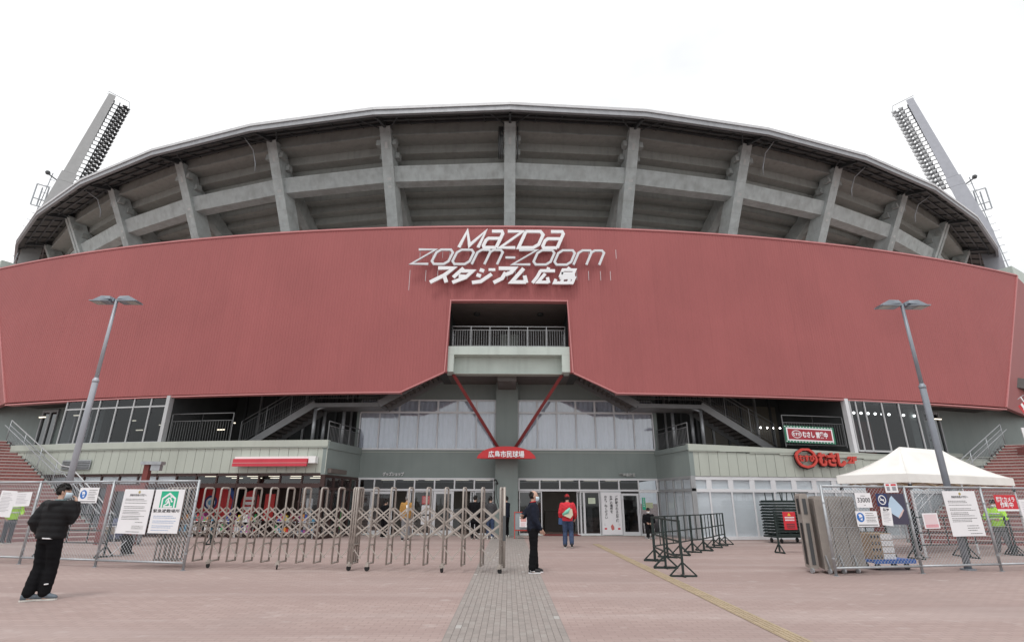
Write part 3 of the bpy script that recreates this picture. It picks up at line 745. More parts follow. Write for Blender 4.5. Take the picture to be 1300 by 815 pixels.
# second row: zoom-zoom
o_ = [[(.2,1),(.8,1),(1,.8),(1,.2),(.8,0),(.2,0),(0,.2),(0,.8),'c']]
m_ = [[(0,0),(0,.82),(.12,1),(.42,1),(.5,.86),(.5,0)],[(.5,.86),(.6,1),(.88,1),(1,.84),(1,0)]]
z_ = [[(0,1),(1,1),(0,0),(1,0)]]
zz1, h1 = 12.90, .80
for ch, xx, ww in ((z_,-4.95,.86),(o_,-3.98,.84),(o_,-2.94,.86),(m_,-1.90,1.28),(z_,.16,.90),(o_,1.16,.86),(o_,2.22,.84),(m_,3.24,1.30)):
    LT(0, ch, xx, zz1, ww, h1, .12, SIGNS)
q = MB(); q.box(-.20,.30,YS-.10,YS,13.22,13.34); q.build('hyphen', SIGNS, name_sign)
# third row: katakana and kanji
KAT = {'su': [[(.05,1),(.95,1),(.62,.5),(0,0)],[(.6,.5),(.95,.0)]],
 'ta': [[(.35,1),(.0,.35)],[(.22,.8),(1,.8),(.75,.35),(.1,0)],[(.3,.45),(.72,.42)]],
 'ji': [[(.1,.9),(.4,.8)],[(.05,.55),(.35,.45)],[(.0,.0),(.5,.08),(.95,.6)],[(.70,1),(.78,.82)],[(.90,1),(.98,.82)]],
 'a': [[(0,1),(1,1),(.9,.72),(.62,.55)],[(.55,.72),(.5,.3),(.1,0)]],
 'mu': [[(.42,1),(.05,.05),(.95,.05)],[(.68,.5),(1,.0)]],
 'hiro': [[(.55,1.08),(.55,.9)],[(.12,.85),(1,.85)],[(.16,.85),(.12,.4),(0,0)],[(.5,.65),(.3,.06),(.9,.06)],[(.72,.4),(.95,.0)]],
 'shima': [[(.5,1.1),(.45,.95)],[(.2,.4),(.2,.92),(.85,.92),(.85,.66),(.2,.66)],[(.2,.5),(1,.5)],[(.2,.36),(1,.36),(1,.02),(.85,.02)],[(.03,.27),(.03,.02),(.78,.02),(.78,.27)],[(.4,.3),(.4,.04)]]}
zz2, h2 = 11.68, .78
for ch, xx, ww, wd in (('su',-3.95,.86,.19),('ta',-2.92,.82,.18),('ji',-1.86,.82,.18),('a',-.86,.80,.19),('mu',.06,.80,.19),('hiro',1.16,.86,.16),('shima',2.22,.92,.15)):
    LT(0, KAT[ch], xx, zz2+.22, ww, h2, wd, SIGNW, name='character')
# thin stand-off rods above and below the letters
q = MB()
for xx in (-4.55,-3.9,-3.4,-3.05,4.05,4.75,5.45): q.tube([(xx,YS+.02,13.3),(xx,YS+.02,13.80)], .012, 4)
for xx in (-5.0,-4.2,-3.6): q.tube([(xx,YS+.02,11.5 if xx<-4.8 else 12.0),(xx,YS+.02,12.6)], .012, 4)
for xx in (3.4,4.0,4.6,5.1,-.1,.3,.7): q.tube([(xx,YS+.02,12.1),(xx,YS+.02,12.6)], .012, 4)
q.build('support_rods', SIGNS, name_sign, kind='stuff')

# 広島市民球場 canopy sign
canopy = thing('canopy_sign', 'red curved canopy sign with six white characters on the grey middle pillar', 'sign', (-.1, 27.0, 3.6))
poly = [(-1.45,0)]
for i in range(13):
    t = -1 + 2*i/12; poly.append((1.38*t, .06 + .52*math.sqrt(max(0,1-(t*.985)**2))))
poly.append((1.45,0))
q = MB(); q.prism(poly, (-.1,26.62,3.58), nX, nZ, (0,.10,0)); q.build('face_plate', REDP, canopy)
q = MB(); q.prism([(-1.3,0),(-1.15,-.34),(-.6,-.62),(0,-.7),(.6,-.62),(1.15,-.34),(1.3,0)], (-.1,27.45,3.61), nX, (0,1,0), (0,0,.06)); q.build('canopy_slab', REDP, canopy)
q = MB(); q.box(-1.0,.8,26.73,27.74,3.66,3.80); q.build('canopy_beam', STRUT, canopy)
mb = text_mb('広島市民球場', .335, (-.1,26.60,3.655), nX, nZ, .015, bold=.006, fit=1.76); mb.build('lettering', SIGNW, canopy)
def wall_text(body, x, y, z, size, fit, m, label, cat='sign', name='shop_sign', th=.04, bold=.004):
    t = thing(name, label, cat, (x,y,z)); text_mb(body, size, (x,y,z), nX, nZ, th, bold=bold, fit=fit).build('lettering', m, t); return t
wall_text('グッズショップ', -5.9, 28.26, 2.83, .20, 1.08, PAPER, 'small white katakana lettering above the left entrance doors')
wall_text('管理事務室', 6.13, 28.26, 2.84, .18, .82, mat('faded_white_letter', (.45,.47,.46), .7), 'faded small lettering above the right entrance doors')

# red shop lettering on the right fascia
def tangent(ph): return Vector((cos(R_(ph)), sin(R_(ph)), 0))
shop = thing('shop_name_sign', 'red brush style shop lettering with round emblem on the green right fascia', 'sign', tuple(pt(9.3, 91.2, 3.5)))
RL = mat('red_letter', (.55,.06,.045), .45, var=.04)
p = pt(8.76, 91.3, 3.55); tx = tangent(8.76); nn = tx.cross(nZ)
q = MB()
ring = [(.50*cos(2*pi*i/20)*(1+.05*sin(5*i)), .40*sin(2*pi*i/20)*(1+.04*cos(3*i))) for i in range(20)]
stroke_mb(q, ring, .10, p - nn*.0, tx, nZ, .10, 0, True); q.build('emblem_ring', RL, shop)
text_mb('むすび', .32, p + Vector((0,0,-.13)) - nn*-.02, tx, nZ, .10, bold=.012, fit=.80).build('emblem_lettering', RL, shop)
for i, ch in enumerate('むさし'):
    ph = 9.31 + i*.30; t2 = tangent(ph)
    text_mb(ch, .66, pt(ph, 91.24, 3.26), t2, nZ, .12, bold=.035, fit=.46).build('character', RL, shop)
    text_mb(ch, .66, pt(ph, 91.2, 3.225), t2, nZ, .05, bold=.055, fit=.50).build('character_backing', BLACK, shop)
text_mb('2F', .42, pt(10.29, 91.24, 3.36), tangent(10.29), nZ, .10, bold=.02, fit=.52, shear=.2).build('character', RL, shop)
ring2 = [(a*1.02+.01, b*1.02-.025) for a, b in ring]; q = MB(); stroke_mb(q, ring2, .15, p + nn*-.06, tx, nZ, .05, 0, True); q.build('emblem_backing', BLACK, shop)

# banner on the terrace railing
ban = thing('shop_banner', 'red banner with green border and white lettering on the terrace railing', 'banner', tuple(pt(9.28, 90.8, 4.7)))
b0 = pt(8.42, 90.85, 4.32); b1 = pt(10.12, 90.85, 4.27); tx = (b1-b0).normalized(); W_ = (b1-b0).length; up = Vector((0,0,1)); n_ = tx.cross(up)
q = MB(); q.obox(b0, tx*W_, -n_*-.01, up*.80); q.build('border', mat('green_banner', (.03,.17,.10), .6), ban)
q = MB(); q.obox(b0 + n_*.012 + tx*.10 + up*.09, tx*(W_-.2), n_*.004, up*.62); q.build('white_line', PAPER, ban)
q = MB(); q.obox(b0 + n_*.018 + tx*.17 + up*.15, tx*(W_-.34), n_*.004, up*.50); q.build('red_field', mat('red_banner', (.33,.03,.045), .6), ban)
text_mb('むすび', .17, b0 + n_*.024 + tx*(.62) + up*.34, tx, up, .004, bold=.006, fit=.4).build('lettering', PAPER, ban)
q = MB(); stroke_mb(q, [(.25*cos(2*pi*i/16), .17*sin(2*pi*i/16)) for i in range(16)], .03, b0 + n_*.03 + tx*.62 + up*.40, tx, up, .004, 0, True); q.build('ring', PAPER, ban)
text_mb('むさし 営業中', .30, b0 + n_*.024 + tx*1.62 + up*.29, tx, up, .004, bold=.012, fit=1.35).build('lettering', PAPER, ban)
q = MB()
for i in range(16): 
    for z in (.03, .735): q.obox(b0 + n_*.011 + tx*(.04+i*(W_-.12)/15.5) + up*z, tx*.05, n_*.004, up*.04)
q.build('border_dots', PAPER, ban, kind='stuff')

# red awning on the left shop
aw = thing('shop_awning', 'half rolled red fabric awning in a white box above the left shop', 'awning', tuple(pt(-6.7, 91.3, 3.3)))
AWR = mat('red_awning', (.56,.05,.075), .6, var=.04)
q = MB(); q.arc(-7.92, -5.52, 91.12, 91.34, 3.40, 3.50, .5); q.build('awning_box', WHITE, aw)
q = MB(); q.arc(-7.9, -5.68, 91.34, 91.50, 3.22, 3.39, .5); q.build('awning_roll', AWR, aw)
q = MB(); q.arc(-7.9, -5.68, 91.42, 91.52, 3.06, 3.19, .5); q.build('valance', AWR, aw)
q = MB(); q.arc(-7.9, -5.68, 91.40, 91.53, 3.192, 3.218, .5); q.build('front_bar', mat('pale_red_trim', (.6,.3,.3), .5), aw)
q = MB(); q.arc(-5.66, -5.46, 91.12, 91.42, 3.2, 3.5, .5); q.build('end_bracket', WHITE, aw)

# flag and posters at the far right
fl = thing('flag', 'red and white chequered flag on a short slanted white pole at the right edge', 'flag', (27.3, 28.1, 5.6))
fm = MB(); W_, H_ = 4, 6
A = Vector((27.62,28.0,6.75)); dx_ = Vector((-.15,-.02,-.09)); dz_ = Vector((.085,.0,-.22))
FR, FW = REDP, WHITE
for i in range(3):
    for j in range(6):
        o = A + dx_*i + dz_*j; wob = Vector((0,-.03*((i+j)%2),0)); fm.mi = (i + j//2) % 2
        fm.add([o, o+dx_+wob, o+dx_+dz_+wob, o+dz_, o+Vector((0,.01,0)), o+dx_+wob+Vector((0,.01,0)), o+dx_+dz_+wob+Vector((0,.01,0)), o+dz_+Vector((0,.01,0))], [(0,1,2,3),(4,7,6,5),(0,4,5,1),(1,5,6,2),(2,6,7,3),(3,7,4,0)])
fm.build('cloth', [FR, FW], fl)
q = MB(); q.tube([(27.52,28.02,7.0),(28.2,28.02,5.24)], .03, 6); q.build('pole', WHITE, fl, smooth=True)
q = MB(); q.tube([(27.3,28.0,6.85),(27.75,28.05,7.1)], .015, 5); q.build('cross_rod', STEEL, fl)
ps = thing('framed_poster', 'white poster with blue print on the wall above the right brick stairs', 'poster', (24.6, 26.1, 4.9))
q = MB(); q.box(25.2,26.1,26.1,26.13,4.3,5.1); q.build('sheet', PAPER, ps)
q = MB(); q.box(25.32,25.8,26.09,26.098,4.65,5.0); q.build('picture', mat('blue_print', (.10,.14,.35), .6), ps)
q = MB(); q.box(25.65,25.9,26.09,26.098,4.4,4.58); q.build('print_block', INK, ps)
q = MB(); q.box(25.6,25.64,26.135,26.2,0,5.0); q.build('post', STEEL_D, ps)

# ================================================================== LIGHT TOWERS
def light_tower(s, label):
    bx, by = (-57.7, 58.4) if s < 0 else (58.3, 57.9)
    t = thing('floodlight_tower', label, 'light tower', (bx, by, 0), 'floodlight towers of the stadium')
    fdir = Vector((-s*.71,.70,0)).normalized(); sd = Vector((fdir.y, -fdir.x, 0))       # fdir = towards the field
    Bp = Vector((bx, by, 0)); lean = lambda z: fdir*((2.5 if s < 0 else 2.7)*(max(z,33)-35)/19)
    TM = mat('tower_paint', (.40,.40,.40), .5, .2, var=.05) if s < 0 else mat('tower_paint_blue', (.40,.41,.45), .5, .2, var=.05)
    def seg(name, z0, z1, w0, w1, m=TM):
        q = MB(); c = []
        for z, w_ in ((z0,w0),(z1,w1)):
            o = Bp + lean(z) + Vector((0,0,z)); c += [o - fdir*w_/2 - sd*.4, o + fdir*w_/2 - sd*.4, o + fdir*w_/2 + sd*.4, o - fdir*w_/2 + sd*.4]
        q.hexa(c); return q.build(name, m, t)
    seg('mast_base', 0, 33, 1.8, 1.75); seg('mast', 33.01, 40.2, 1.75, 1.5); seg('mast_joint', 40.22, 41.6, 1.55, 1.55); seg('mast_head', 41.62, 55.2, 1.25, .8)
    hd = MB(); hd.tube([(0,0,0), tuple(fdir*.22+Vector((0,0,-.12)))], [.22,.31], 10); hd.tube([tuple(fdir*-.2+Vector((0,0,.08))), (0,0,0)], [.12,.17], 8); hd = hd.mesh('floodlight', BLACK if s < 0 else mat('pale_lamp_body', (.42,.43,.44), .5, .3))
    bk = MB(); bk.bar((0,0,0), tuple(fdir*1.7), .09, .09); bk.bar(tuple(fdir*.1+Vector((0,0,.0))), tuple(fdir*.1+Vector((0,0,.62))), .1, .1); bk.bar(tuple(fdir*.75), tuple(fdir*.75+Vector((0,0,.62))), .1, .1); bk = bk.mesh('bracket', STEEL_D)
    for i in range(22):
        z = 40.4 + i*.65; o = Bp + lean(z) + Vector((0,0,z))
        link('bracket', bk, t, loc=o + fdir*.45)
        for j, (f_, s_) in enumerate(((1.30,-.4),(1.75,.2),(2.15,-.2))):
            link('floodlight', hd, t, loc=o + fdir*(f_ + .0*i) + sd*s_ + Vector((0,0,.2)))
    # railings and service platform
    q = MB(); top = Bp + lean(55.2) + Vector((0,0,55.2))
    q.tube([top - fdir*.5, top - fdir*.5 + Vector((0,0,.5)), top + fdir*2.0 + Vector((0,0,.2)), top + fdir*2.3 + Vector((0,0,-1.5))], .05, 4); q.build('top_guard_rail', STEEL, t)
    q = MB()
    o = Bp + lean(37) - fdir*.80 + Vector((0,0,36.0)); a, b = -fdir*1.15, Vector((0,0,2.9))
    for c in ((o, o+a), (o+a, o+a+b), (o+a+b, o+b), (o, o+b), (o+a*.5, o+a*.5+b*.9), (o+b*.33, o+a+b*.33)): q.bar(c[0], c[1], .11, .11)
    q.build('service_platform', STEEL, t)
    q = MB()
    for z in range(26, 41):
        o = Bp + lean(z) - fdir*(.85) + Vector((0,0,z)); q.bar(o, o - fdir*.6, .05, .05)
    o1 = Bp + lean(24) - fdir*1.4 + Vector((0,0,24)); o2 = Bp + lean(41) - fdir*1.4 + Vector((0,0,41)); q.bar(o1, o2, .07, .07)
    q.build('ladder_cage', STEEL, t)
    q = MB(); o = Bp + lean(40) - fdir*.75 + Vector((0,0,40.2)); q.bar(o, o - fdir*1.0 + Vector((0,0,.5)), .12, .12); q.sphere(o - fdir*1.0 + Vector((0,0,.6)), .3, 6, 4); q.build('loudspeaker_horn', STEEL_D, t)
light_tower(-1, 'floodlight tower with dark lamps rising over the left end of the roof')
light_tower(1, 'floodlight tower with pale silvery lamps rising over the right end of the roof')

# ================================================================== LAMP POSTS
POLE = mat('blue_grey_pole_paint', (.27,.30,.34), .45, .25, var=.08, scale=3, streak=.25)
POLE_L = mat('pale_grey_pole_paint', (.38,.40,.44), .45, .25, var=.08, scale=3, streak=.25)
def lamp_post(x, y, h, zs, label, pm):
    t = thing('street_lamp', label, 'street lamp', (x,y,0), 'twin head street lamps on the forecourt')
    q = MB(); q.tube([(x,y,0),(x,y,zs-.05),(x,y,zs+.02)], [.082,.080,.055], 14); q.build('lower_pole', pm, t, smooth=True)
    q = MB(); q.tube([(x,y,zs),(x,y,h)], [.052,.045], 12); q.build('upper_pole', pm, t, smooth=True)
    q = MB(); q.tube([(x,y,zs-.12),(x,y,zs-.04)], .088, 14); q.build('collar', pm, t, smooth=True)
    q = MB(); q.tube([(x,y,0),(x,y,.03)], .17, 14); q.build('base_plate', POLE, t)
    q = MB(); q.box(x-.04,x+.04,y-.088,y-.078,.75,1.15); q.build('access_hatch', STEEL_D, t)
    for s in (-1, 1):
        f = MB(); x0, x1 = x + s*.10, x + s*.72; z = h - .05
        y0, y1 = y - .21, y + .21
        f.hexa([(x0,y0+.06,z+.03),(x1,y0+.1,z-.02),(x1,y1-.1,z-.02),(x0,y1-.06,z+.03),(x0+s*.05,y-.12,z+.13),(x1-s*.3,y-.12,z+.14),(x1-s*.3,y+.12,z+.14),(x0+s*.05,y+.12,z+.13)])
        f.box(min(x0+s*.02,x1-s*.02),max(x0+s*.02,x1-s*.02),y0+.02,y1-.02,z-.05,z-.021)
        hd = f.build('lamp_head', POLE, t)
        g = MB(); g.box(min(x0+s*.28,x1-s*.06),max(x0+s*.28,x1-s*.06),y0+.07,y1-.07,z-.062,z-.051); g.build('lens', mat('lamp_lens', (.42,.41,.38), .25), hd)
        q = MB(); q.bar((x+s*.05,y,h-.02),(x0+s*.1,y,z+.06), .12, .10); q.build('arm', POLE, t)
lamp_post(-12.1, 15.3, 7.42, 4.95, 'pale grey twin head street lamp behind the left mesh fence', POLE_L)
lamp_post(11.45, 14.35, 7.05, 4.68, 'blue grey twin head street lamp in front of the white tent', POLE)

# ================================================================== BRICK STAIRS
BRICK = bpy.data.materials.new('stair_brick'); BRICK.use_nodes = True
def _brick():
    nt = BRICK.node_tree; b = nt.nodes['Principled BSDF']; g = nt.nodes.new('ShaderNodeNewGeometry')
    mp = nt.nodes.new('ShaderNodeVectorMath'); mp.operation = 'MULTIPLY'; mp.inputs[1].default_value = (1,1,1)
    cb = nt.nodes.new('ShaderNodeCombineXYZ'); sp = nt.nodes.new('ShaderNodeSeparateXYZ'); nt.links.new(g.outputs['Position'], sp.inputs[0])
    nt.links.new(sp.outputs['X'], cb.inputs['X']); nt.links.new(sp.outputs['Z'], cb.inputs['Y'])
    br = nt.nodes.new('ShaderNodeTexBrick'); br.inputs['Scale'].default_value = 1; br.inputs['Brick Width'].default_value = .20; br.inputs['Row Height'].default_value = .082; br.inputs['Mortar Size'].default_value = .006
    br.inputs['Color1'].default_value = (.26,.075,.07,1); br.inputs['Color2'].default_value = (.20,.06,.058,1); br.inputs['Mortar'].default_value = (.30,.22,.20,1)
    nt.links.new(cb.outputs[0], br.inputs['Vector']); nt.links.new(br.outputs['Color'], b.inputs['Base Color']); b.inputs['Roughness'].default_value = .8
_brick()
NOSE = mat('stair_nosing', (.42,.36,.34), .8, var=.08)
for s in (-1, 1):
    t = thing('brick_staircase', 'red brick staircase with steel railing behind the %s' % ('left mesh fence' if s < 0 else 'white tent'), 'staircase', (s*17, 24, 0), 'red brick staircases at both ends')
    P0 = Vector((s*17.0, 24.0, 0)); P2 = Vector((s*27.0, 29.0, 4.55)); n = 28
    nd = Vector((s*.906, -.423, 0)); bk = Vector((s*.423, .906, 0))
    for i in range(n):
        a = P0.lerp(P2, i/n); z0, z1 = 0 if i == 0 else a.z - .03, P0.lerp(P2, (i+1)/n).z
        a0 = Vector((a.x, a.y, 0)); dep = bk*.75
        q = MB(); q.hexa([a0+Vector((0,0,z0)), a0+nd*9+Vector((0,0,z0)), a0+nd*9+dep+Vector((0,0,z0)), a0+dep+Vector((0,0,z0)), a0+Vector((0,0,z1-.035)), a0+nd*9+Vector((0,0,z1-.035)), a0+nd*9+dep+Vector((0,0,z1-.035)), a0+dep+Vector((0,0,z1-.035))])
        st = q.build('stair_step', BRICK, t)
        b0 = a0 - bk*.02 - nd*.02
        q = MB(); q.hexa([b0+Vector((0,0,z1-.034)), b0+nd*9+Vector((0,0,z1-.034)), b0+nd*9+dep+Vector((0,0,z1-.034)), b0+dep+Vector((0,0,z1-.034)), b0+Vector((0,0,z1)), b0+nd*9+Vector((0,0,z1)), b0+nd*9+dep+Vector((0,0,z1)), b0+dep+Vector((0,0,z1))])
        q.build('nosing', NOSE, st)
    # grey side wall under the sloping edge
    off = -nd*.05
    q = MB(); A, B = P0+off, P2+off; th = -nd*.08
    q.hexa([A+Vector((0,0,-.0)), Vector((B.x,B.y,0)), Vector((B.x,B.y,0))+th, A+th, A+Vector((0,0,.06)), B+Vector((0,0,.06)), B+th+Vector((0,0,.06)), A+th+Vector((0,0,.06))]); q.build('side_wall', GRGREY, t)
    # railing with a level piece in the middle
    L0, L1 = P0.lerp(P2,.36), P0.lerp(P2,.44)
    path = lambda h: [P0-(P2-P0)*.03+off*2+Vector((0,0,h)), L0+off*2+Vector((0,0,h+.28)), L1+off*2+Vector((0,0,h+.02)), P2+off*2+Vector((0,0,h))]
    for h, r in ((1.12,.028),(.86,.022),(.80,.022)):
        q = MB(); pp = path(h); 
        if h == .80: pp = [p_ + nd*.22 for p_ in path(.84)]
        q.tube(pp, r, 6); q.build('handrail', mat('bright_rail', (.55,.56,.57), .35, .5) if h > 1 and s < 0 else STEEL, t, smooth=True)
    bb = MB()
    for i in range(70):
        f = i/69; c = P0.lerp(P2, f) + off*2; bb.tube([c + Vector((0,0,.05)), c + Vector((0,0,.88))], .01, 4, cap=False)
    bb.build('balusters', STEEL, t, kind='stuff')
    for f in (0,.16,.32,.48,.64,.82,1):
        c = P0.lerp(P2, f) + off*2; q = MB(); q.tube([c, c+Vector((0,0,1.12))], .026, 6); q.build('post', STEEL, t, smooth=True)
    # brick pier on the stair
    q = MB(); c = P0.lerp(P2,.86) + nd*1.1 + Vector((0,-.2,0)); q.box(c.x-.25,c.x+.25,c.y-.25,c.y+.25,0,c.z+ (.5 if s<0 else .4)); q.build('brick_pier', BRICK, t)

# ================================================================== MESH FENCES
def fence(A, d, posts, h, zb, label):
    A = Vector((A[0],A[1],0)); d = Vector((d[0],d[1],0)).normalized(); up = Vector((0,0,1)); n = Vector((-d.y,d.x,0))
    t = thing('mesh_fence', label, 'fence', tuple(A), 'chain link fences across the forecourt')
    for u in posts:
        q = MB(); q.tube([A+d*u, A+d*u+up*h], .031, 10); pst = q.build('post', STEEL, t, smooth=True)
        for z in (.35,.75,1.15,1.55):
            q = MB(); q.tube([A+d*u+up*z, A+d*u+up*(z+.03)], .038, 8); q.build('clamp', STEEL, pst)
        q = MB(); q.tube([A+d*u, A+d*u+up*.012], .06, 10); q.build('foot_plate', STEEL, pst)
    for a, b in zip(posts[:-1], posts[1:]):
        q = MB(); q.tube([A+d*a+up*(h-.03), A+d*b+up*(h-.03)], .026, 8); q.build('top_rail', STEEL, t, smooth=True)
        q = MB(); q.tube([A+d*a+up*zb, A+d*b+up*zb], .026, 8); q.build('bottom_rail', STEEL, t, smooth=True)
        q = MB(); q.tube([A+d*a+up*1.02, A+d*b+up*1.02], .007, 5); q.build('middle_wire', STEEL, t)
        m = MB(); W = b-a; H = h-.05-zb; st = .092
        for sg in (1,-1):
            k = -H
            while k < W:
                u0, u1 = max(0,k), min(W,k+H)
                if u1 - u0 > .02:
                    z0, z1 = (u0-k, u1-k) if sg > 0 else (H-(u0-k), H-(u1-k))
                    o = n*(.004*sg); m.tube([A+d*(a+u0)+up*(zb+z0)+o, A+d*(a+u1)+up*(zb+z1)+o], 0.0042, 3, cap=False)
                k += st
        m.build('wire_mesh', STEEL, t, kind='stuff')
    return A, d, n
LA, LD, LN = fence((-7.69,13.80), (-.9696,.2449), [0, 2.63, 5.1, 7.7, 10.3], 2.06, .16, 'grey chain link fence on the left carrying white notices')
RA, RD, RN = fence((7.42,13.10), (.979,.2039), [0, 2.37, 4.71, 7.1, 9.5], 1.97, .16, 'grey chain link fence on the right beside the folded gate')

# notices hung on the fences; u measured along the fence
def board(side, u0, u1, z0, z1, name, label, cat='sign', m=PAPER, tilt=0., off=.05):
    A, d, n = (LA, LD, LN) if side == 'L' else (RA, RD, RN)
    lo = max(u0,u1) if side == 'L' else min(u0,u1)
    ux = -d if side == 'L' else d; fn = n if side == 'L' else -n     # facing the camera
    if fn.y > 0: fn = -fn
    W, H = abs(u1-u0), z1-z0
    o = A + d*lo + Vector((0,0,z0)) + fn*off
    t = thing(name, label, cat, tuple(o)); uy = Vector((0,0,1))
    if tilt: 
        uy = Vector((0,0,1)); ux2 = (ux*cos(tilt) + uy*sin(tilt)); uy2 = (uy*cos(tilt) - ux*sin(tilt)); ux, uy = ux2, uy2
    q = MB(); q.obox(o, ux*W, fn*.006, uy*H); q.build('sheet', m, t)
    def place(x, z, lift=.009): return o + ux*(x*W) + uy*(z*H) + fn*lift
    t_ = dict(t=t, o=o, ux=ux, uy=uy, fn=fn, W=W, H=H, place=place)
    return t_
def rect(b, x0, x1, z0, z1, m, name='print_block', lift=.008):
    q = MB(); q.obox(b['place'](x0,z0,lift), b['ux']*(b['W']*(x1-x0)), b['fn']*.001, b['uy']*(b['H']*(z1-z0))); return q.build(name, m, b['t'])
def lines(b, x0, x1, zs, m=INKG, hgt=.014, ragged=True, name='print_lines'):
    q = MB()
    for z in zs:
        x = x0; xe = x1 - (random.random()*.35*(x1-x0) if ragged else 0)
        while x < xe:
            wl = random.uniform(.02,.06); e = min(xe, x+wl); q.obox(b['place'](x,z,.008), b['ux']*(b['W']*(e-x)), b['fn']*.001, b['uy']*(b['H']*hgt)); x = e + .014
    return q.build(name, m, b['t'], kind='stuff')
def txt(b, body, x, z, size, m, fit=None, bold=.0):
    return text_mb(body, size, b['place'](x,z,.009), b['ux'], b['uy'], .0, bold=bold, fit=fit).build('lettering', m, b['t'])
BLUE = mat('blue_print_ink', (.03,.17,.52), .6); GRN = mat('green_print_ink', (.02,.42,.24), .6); REDS = mat('red_print_ink', (.60,.03,.045), .6)
def mask_icon(b, x, z, r):
    q = MB(); q.tube([b['place'](x,z,.008), b['place'](x,z,.010)], r, 18); q.build('blue_disc', BLUE, b['t'])
    q = MB(); q.prism([(-.5,.6),(.1,.7),(.5,.3),(.35,-.1),(.1,.1),(-.3,-.2)], b['place'](x,z,.0105), b['ux']*r, b['uy']*r, b['fn']*.001); q.build('face_print', PAPER, b['t'])
    q = MB(); q.prism([(-.1,-.3),(.45,-.15),(.3,-.65),(-.15,-.6)], b['place'](x,z,.0105), b['ux']*r, b['uy']*r, b['fn']*.001); q.build('mask_print', PAPER, b['t'])
# left fence
b = board('L', 6.38, 5.81, 1.15, 1.82, 'paper_notice', 'white paper sheet at the left edge of the left fence', 'notice', tilt=-.04); lines(b,.12,.88,[.9,.84]+[.75-.055*i for i in range(11)])
b = board('L', 5.79, 5.24, 1.40, 1.76, 'paper_notice', 'small landscape paper sheet above the neon vest guard', 'notice', tilt=.03); lines(b,.1,.9,[.85,.72,.6,.5,.4,.3,.2], hgt=.022)
b = board('L', 3.64, 3.01, 1.50, 1.88, 'mask_notice', 'small white mask notice with blue disc on the left fence', 'sign'); mask_icon(b,.24,.56,.11); lines(b,.5,.94,[.82,.7,.58,.47,.36,.26], INK, .03); rect(b,.06,.94,.07,.12,INK)
b = board('L', 2.18, 1.27, .79, 1.84, 'rules_notice', 'large white notice of rules beside the green exit sign', 'sign', tilt=-.01)
q = MB(); q.tube([b['place'](.52,.935,.008), b['place'](.52,.935,.010)], .035, 12); q.build('emblem', mat('gold_print', (.42,.34,.12), .6), b['t'])
txt(b,'施設利用者の皆様へ',.5,.845,.06,INK,fit=.52,bold=.001); lines(b,.1,.9,[.77,.735,.68,.60,.565,.51,.475,.44,.385,.35,.315], INK, .011); lines(b,.6,.9,[.25], INK,.012); rect(b,.5,.9,.10,.19,mat('pale_box_print',(.66,.66,.67),.6)); lines(b,.52,.88,[.165,.14,.115],INK,.012); lines(b,.35,.9,[.04],INK,.012)
b = board('L', 1.20, .32, .81, 1.83, 'evacuation_sign', 'white evacuation sign with a running man in a green house', 'sign')
rect(b,.22,.80,.58,.96,GRN,'green_field')
def gp(name, poly, m, lift): 
    q = MB(); q.prism(poly, b['place'](0,0,lift), b['ux']*b['W'], b['uy']*b['H'], b['fn']*.001); return q.build(name, m, b['t'])
gp('white_house', [(.27,.58),(.27,.80),(.51,.93),(.75,.80),(.75,.58),(.70,.58),(.70,.775),(.51,.875),(.32,.775),(.32,.58)], PAPER, .0098)
gp('white_house_floor', [(.36,.585),(.36,.62),(.66,.62),(.66,.585)], PAPER, .0098)
gp('running_man', [(.50,.79),(.56,.77),(.60,.70),(.66,.71),(.66,.73),(.62,.74),(.58,.80),(.50,.82),(.42,.76),(.40,.70),(.43,.70),(.45,.75),(.48,.765),(.45,.68),(.36,.64),(.37,.615),(.48,.655),(.52,.69),(.55,.65),(.54,.60),(.58,.60),(.59,.66)], PAPER, .0099)
q = MB(); q.tube([b['place'](.585,.84,.0095), b['place'](.585,.84,.0108)], .035, 10); q.build('running_man_head', PAPER, b['t'])
txt(b,'緊急避難場所',.5,.475,.085,INK,fit=.80,bold=.001); lines(b,.1,.92,[.38,.34,.27,.23,.16,.12,.06],mat('pale_blue_ink',(.30,.42,.62),.6),.014)
# right fence
b = board('R', .86, 1.30, 1.46, 1.79, 'number_notice', 'white card showing the number 33000 above the folded gate', 'sign'); txt(b,'33000',.5,.36,.15,INK,fit=.36,bold=.002); lines(b,.35,.65,[.78],INK,.04); lines(b,.45,.6,[.15],INK,.03)
b = board('R', .78, 1.38, 1.04, 1.38, 'mask_notice', 'white mask notice with blue disc on the right fence', 'sign'); mask_icon(b,.2,.60,.105); lines(b,.45,.94,[.85,.72,.6,.5,.4,.3],INK,.03); rect(b,.05,.95,.08,.13,INK)
b = board('R', 1.53, 2.26, 1.08, 1.78, 'exhibition_poster', 'dark purple poster with a pale blue mask picture', 'poster', m=mat('dark_purple_print', (.055,.05,.085), .5))
gp('mask_picture', [(.30,.62),(.42,.86),(.50,.93),(.62,.80),(.82,.58),(.86,.50),(.72,.36),(.60,.22),(.40,.34),(.28,.45)], mat('pale_blue_print', (.46,.60,.74), .6), .009)
gp('mask_edge_picture', [(.60,.22),(.72,.36),(.86,.50),(.88,.46),(.74,.28),(.62,.19)], mat('pale_pink_print', (.62,.47,.45), .6), .0092)
b = board('R', 1.44, 1.75, 1.49, 1.78, 'no_smoking_sign', 'small navy no smoking sign at the poster corner', 'sign', m=mat('navy_print', (.02,.035,.12), .5), off=.06)
q = MB(); stroke_mb(q, [(.10*cos(2*pi*i/20),.10*sin(2*pi*i/20)) for i in range(20)], .022, b['place'](.5,.5,.010), b['ux'], b['uy'], .001, 0, True); q.build('ring', PAPER, b['t'])
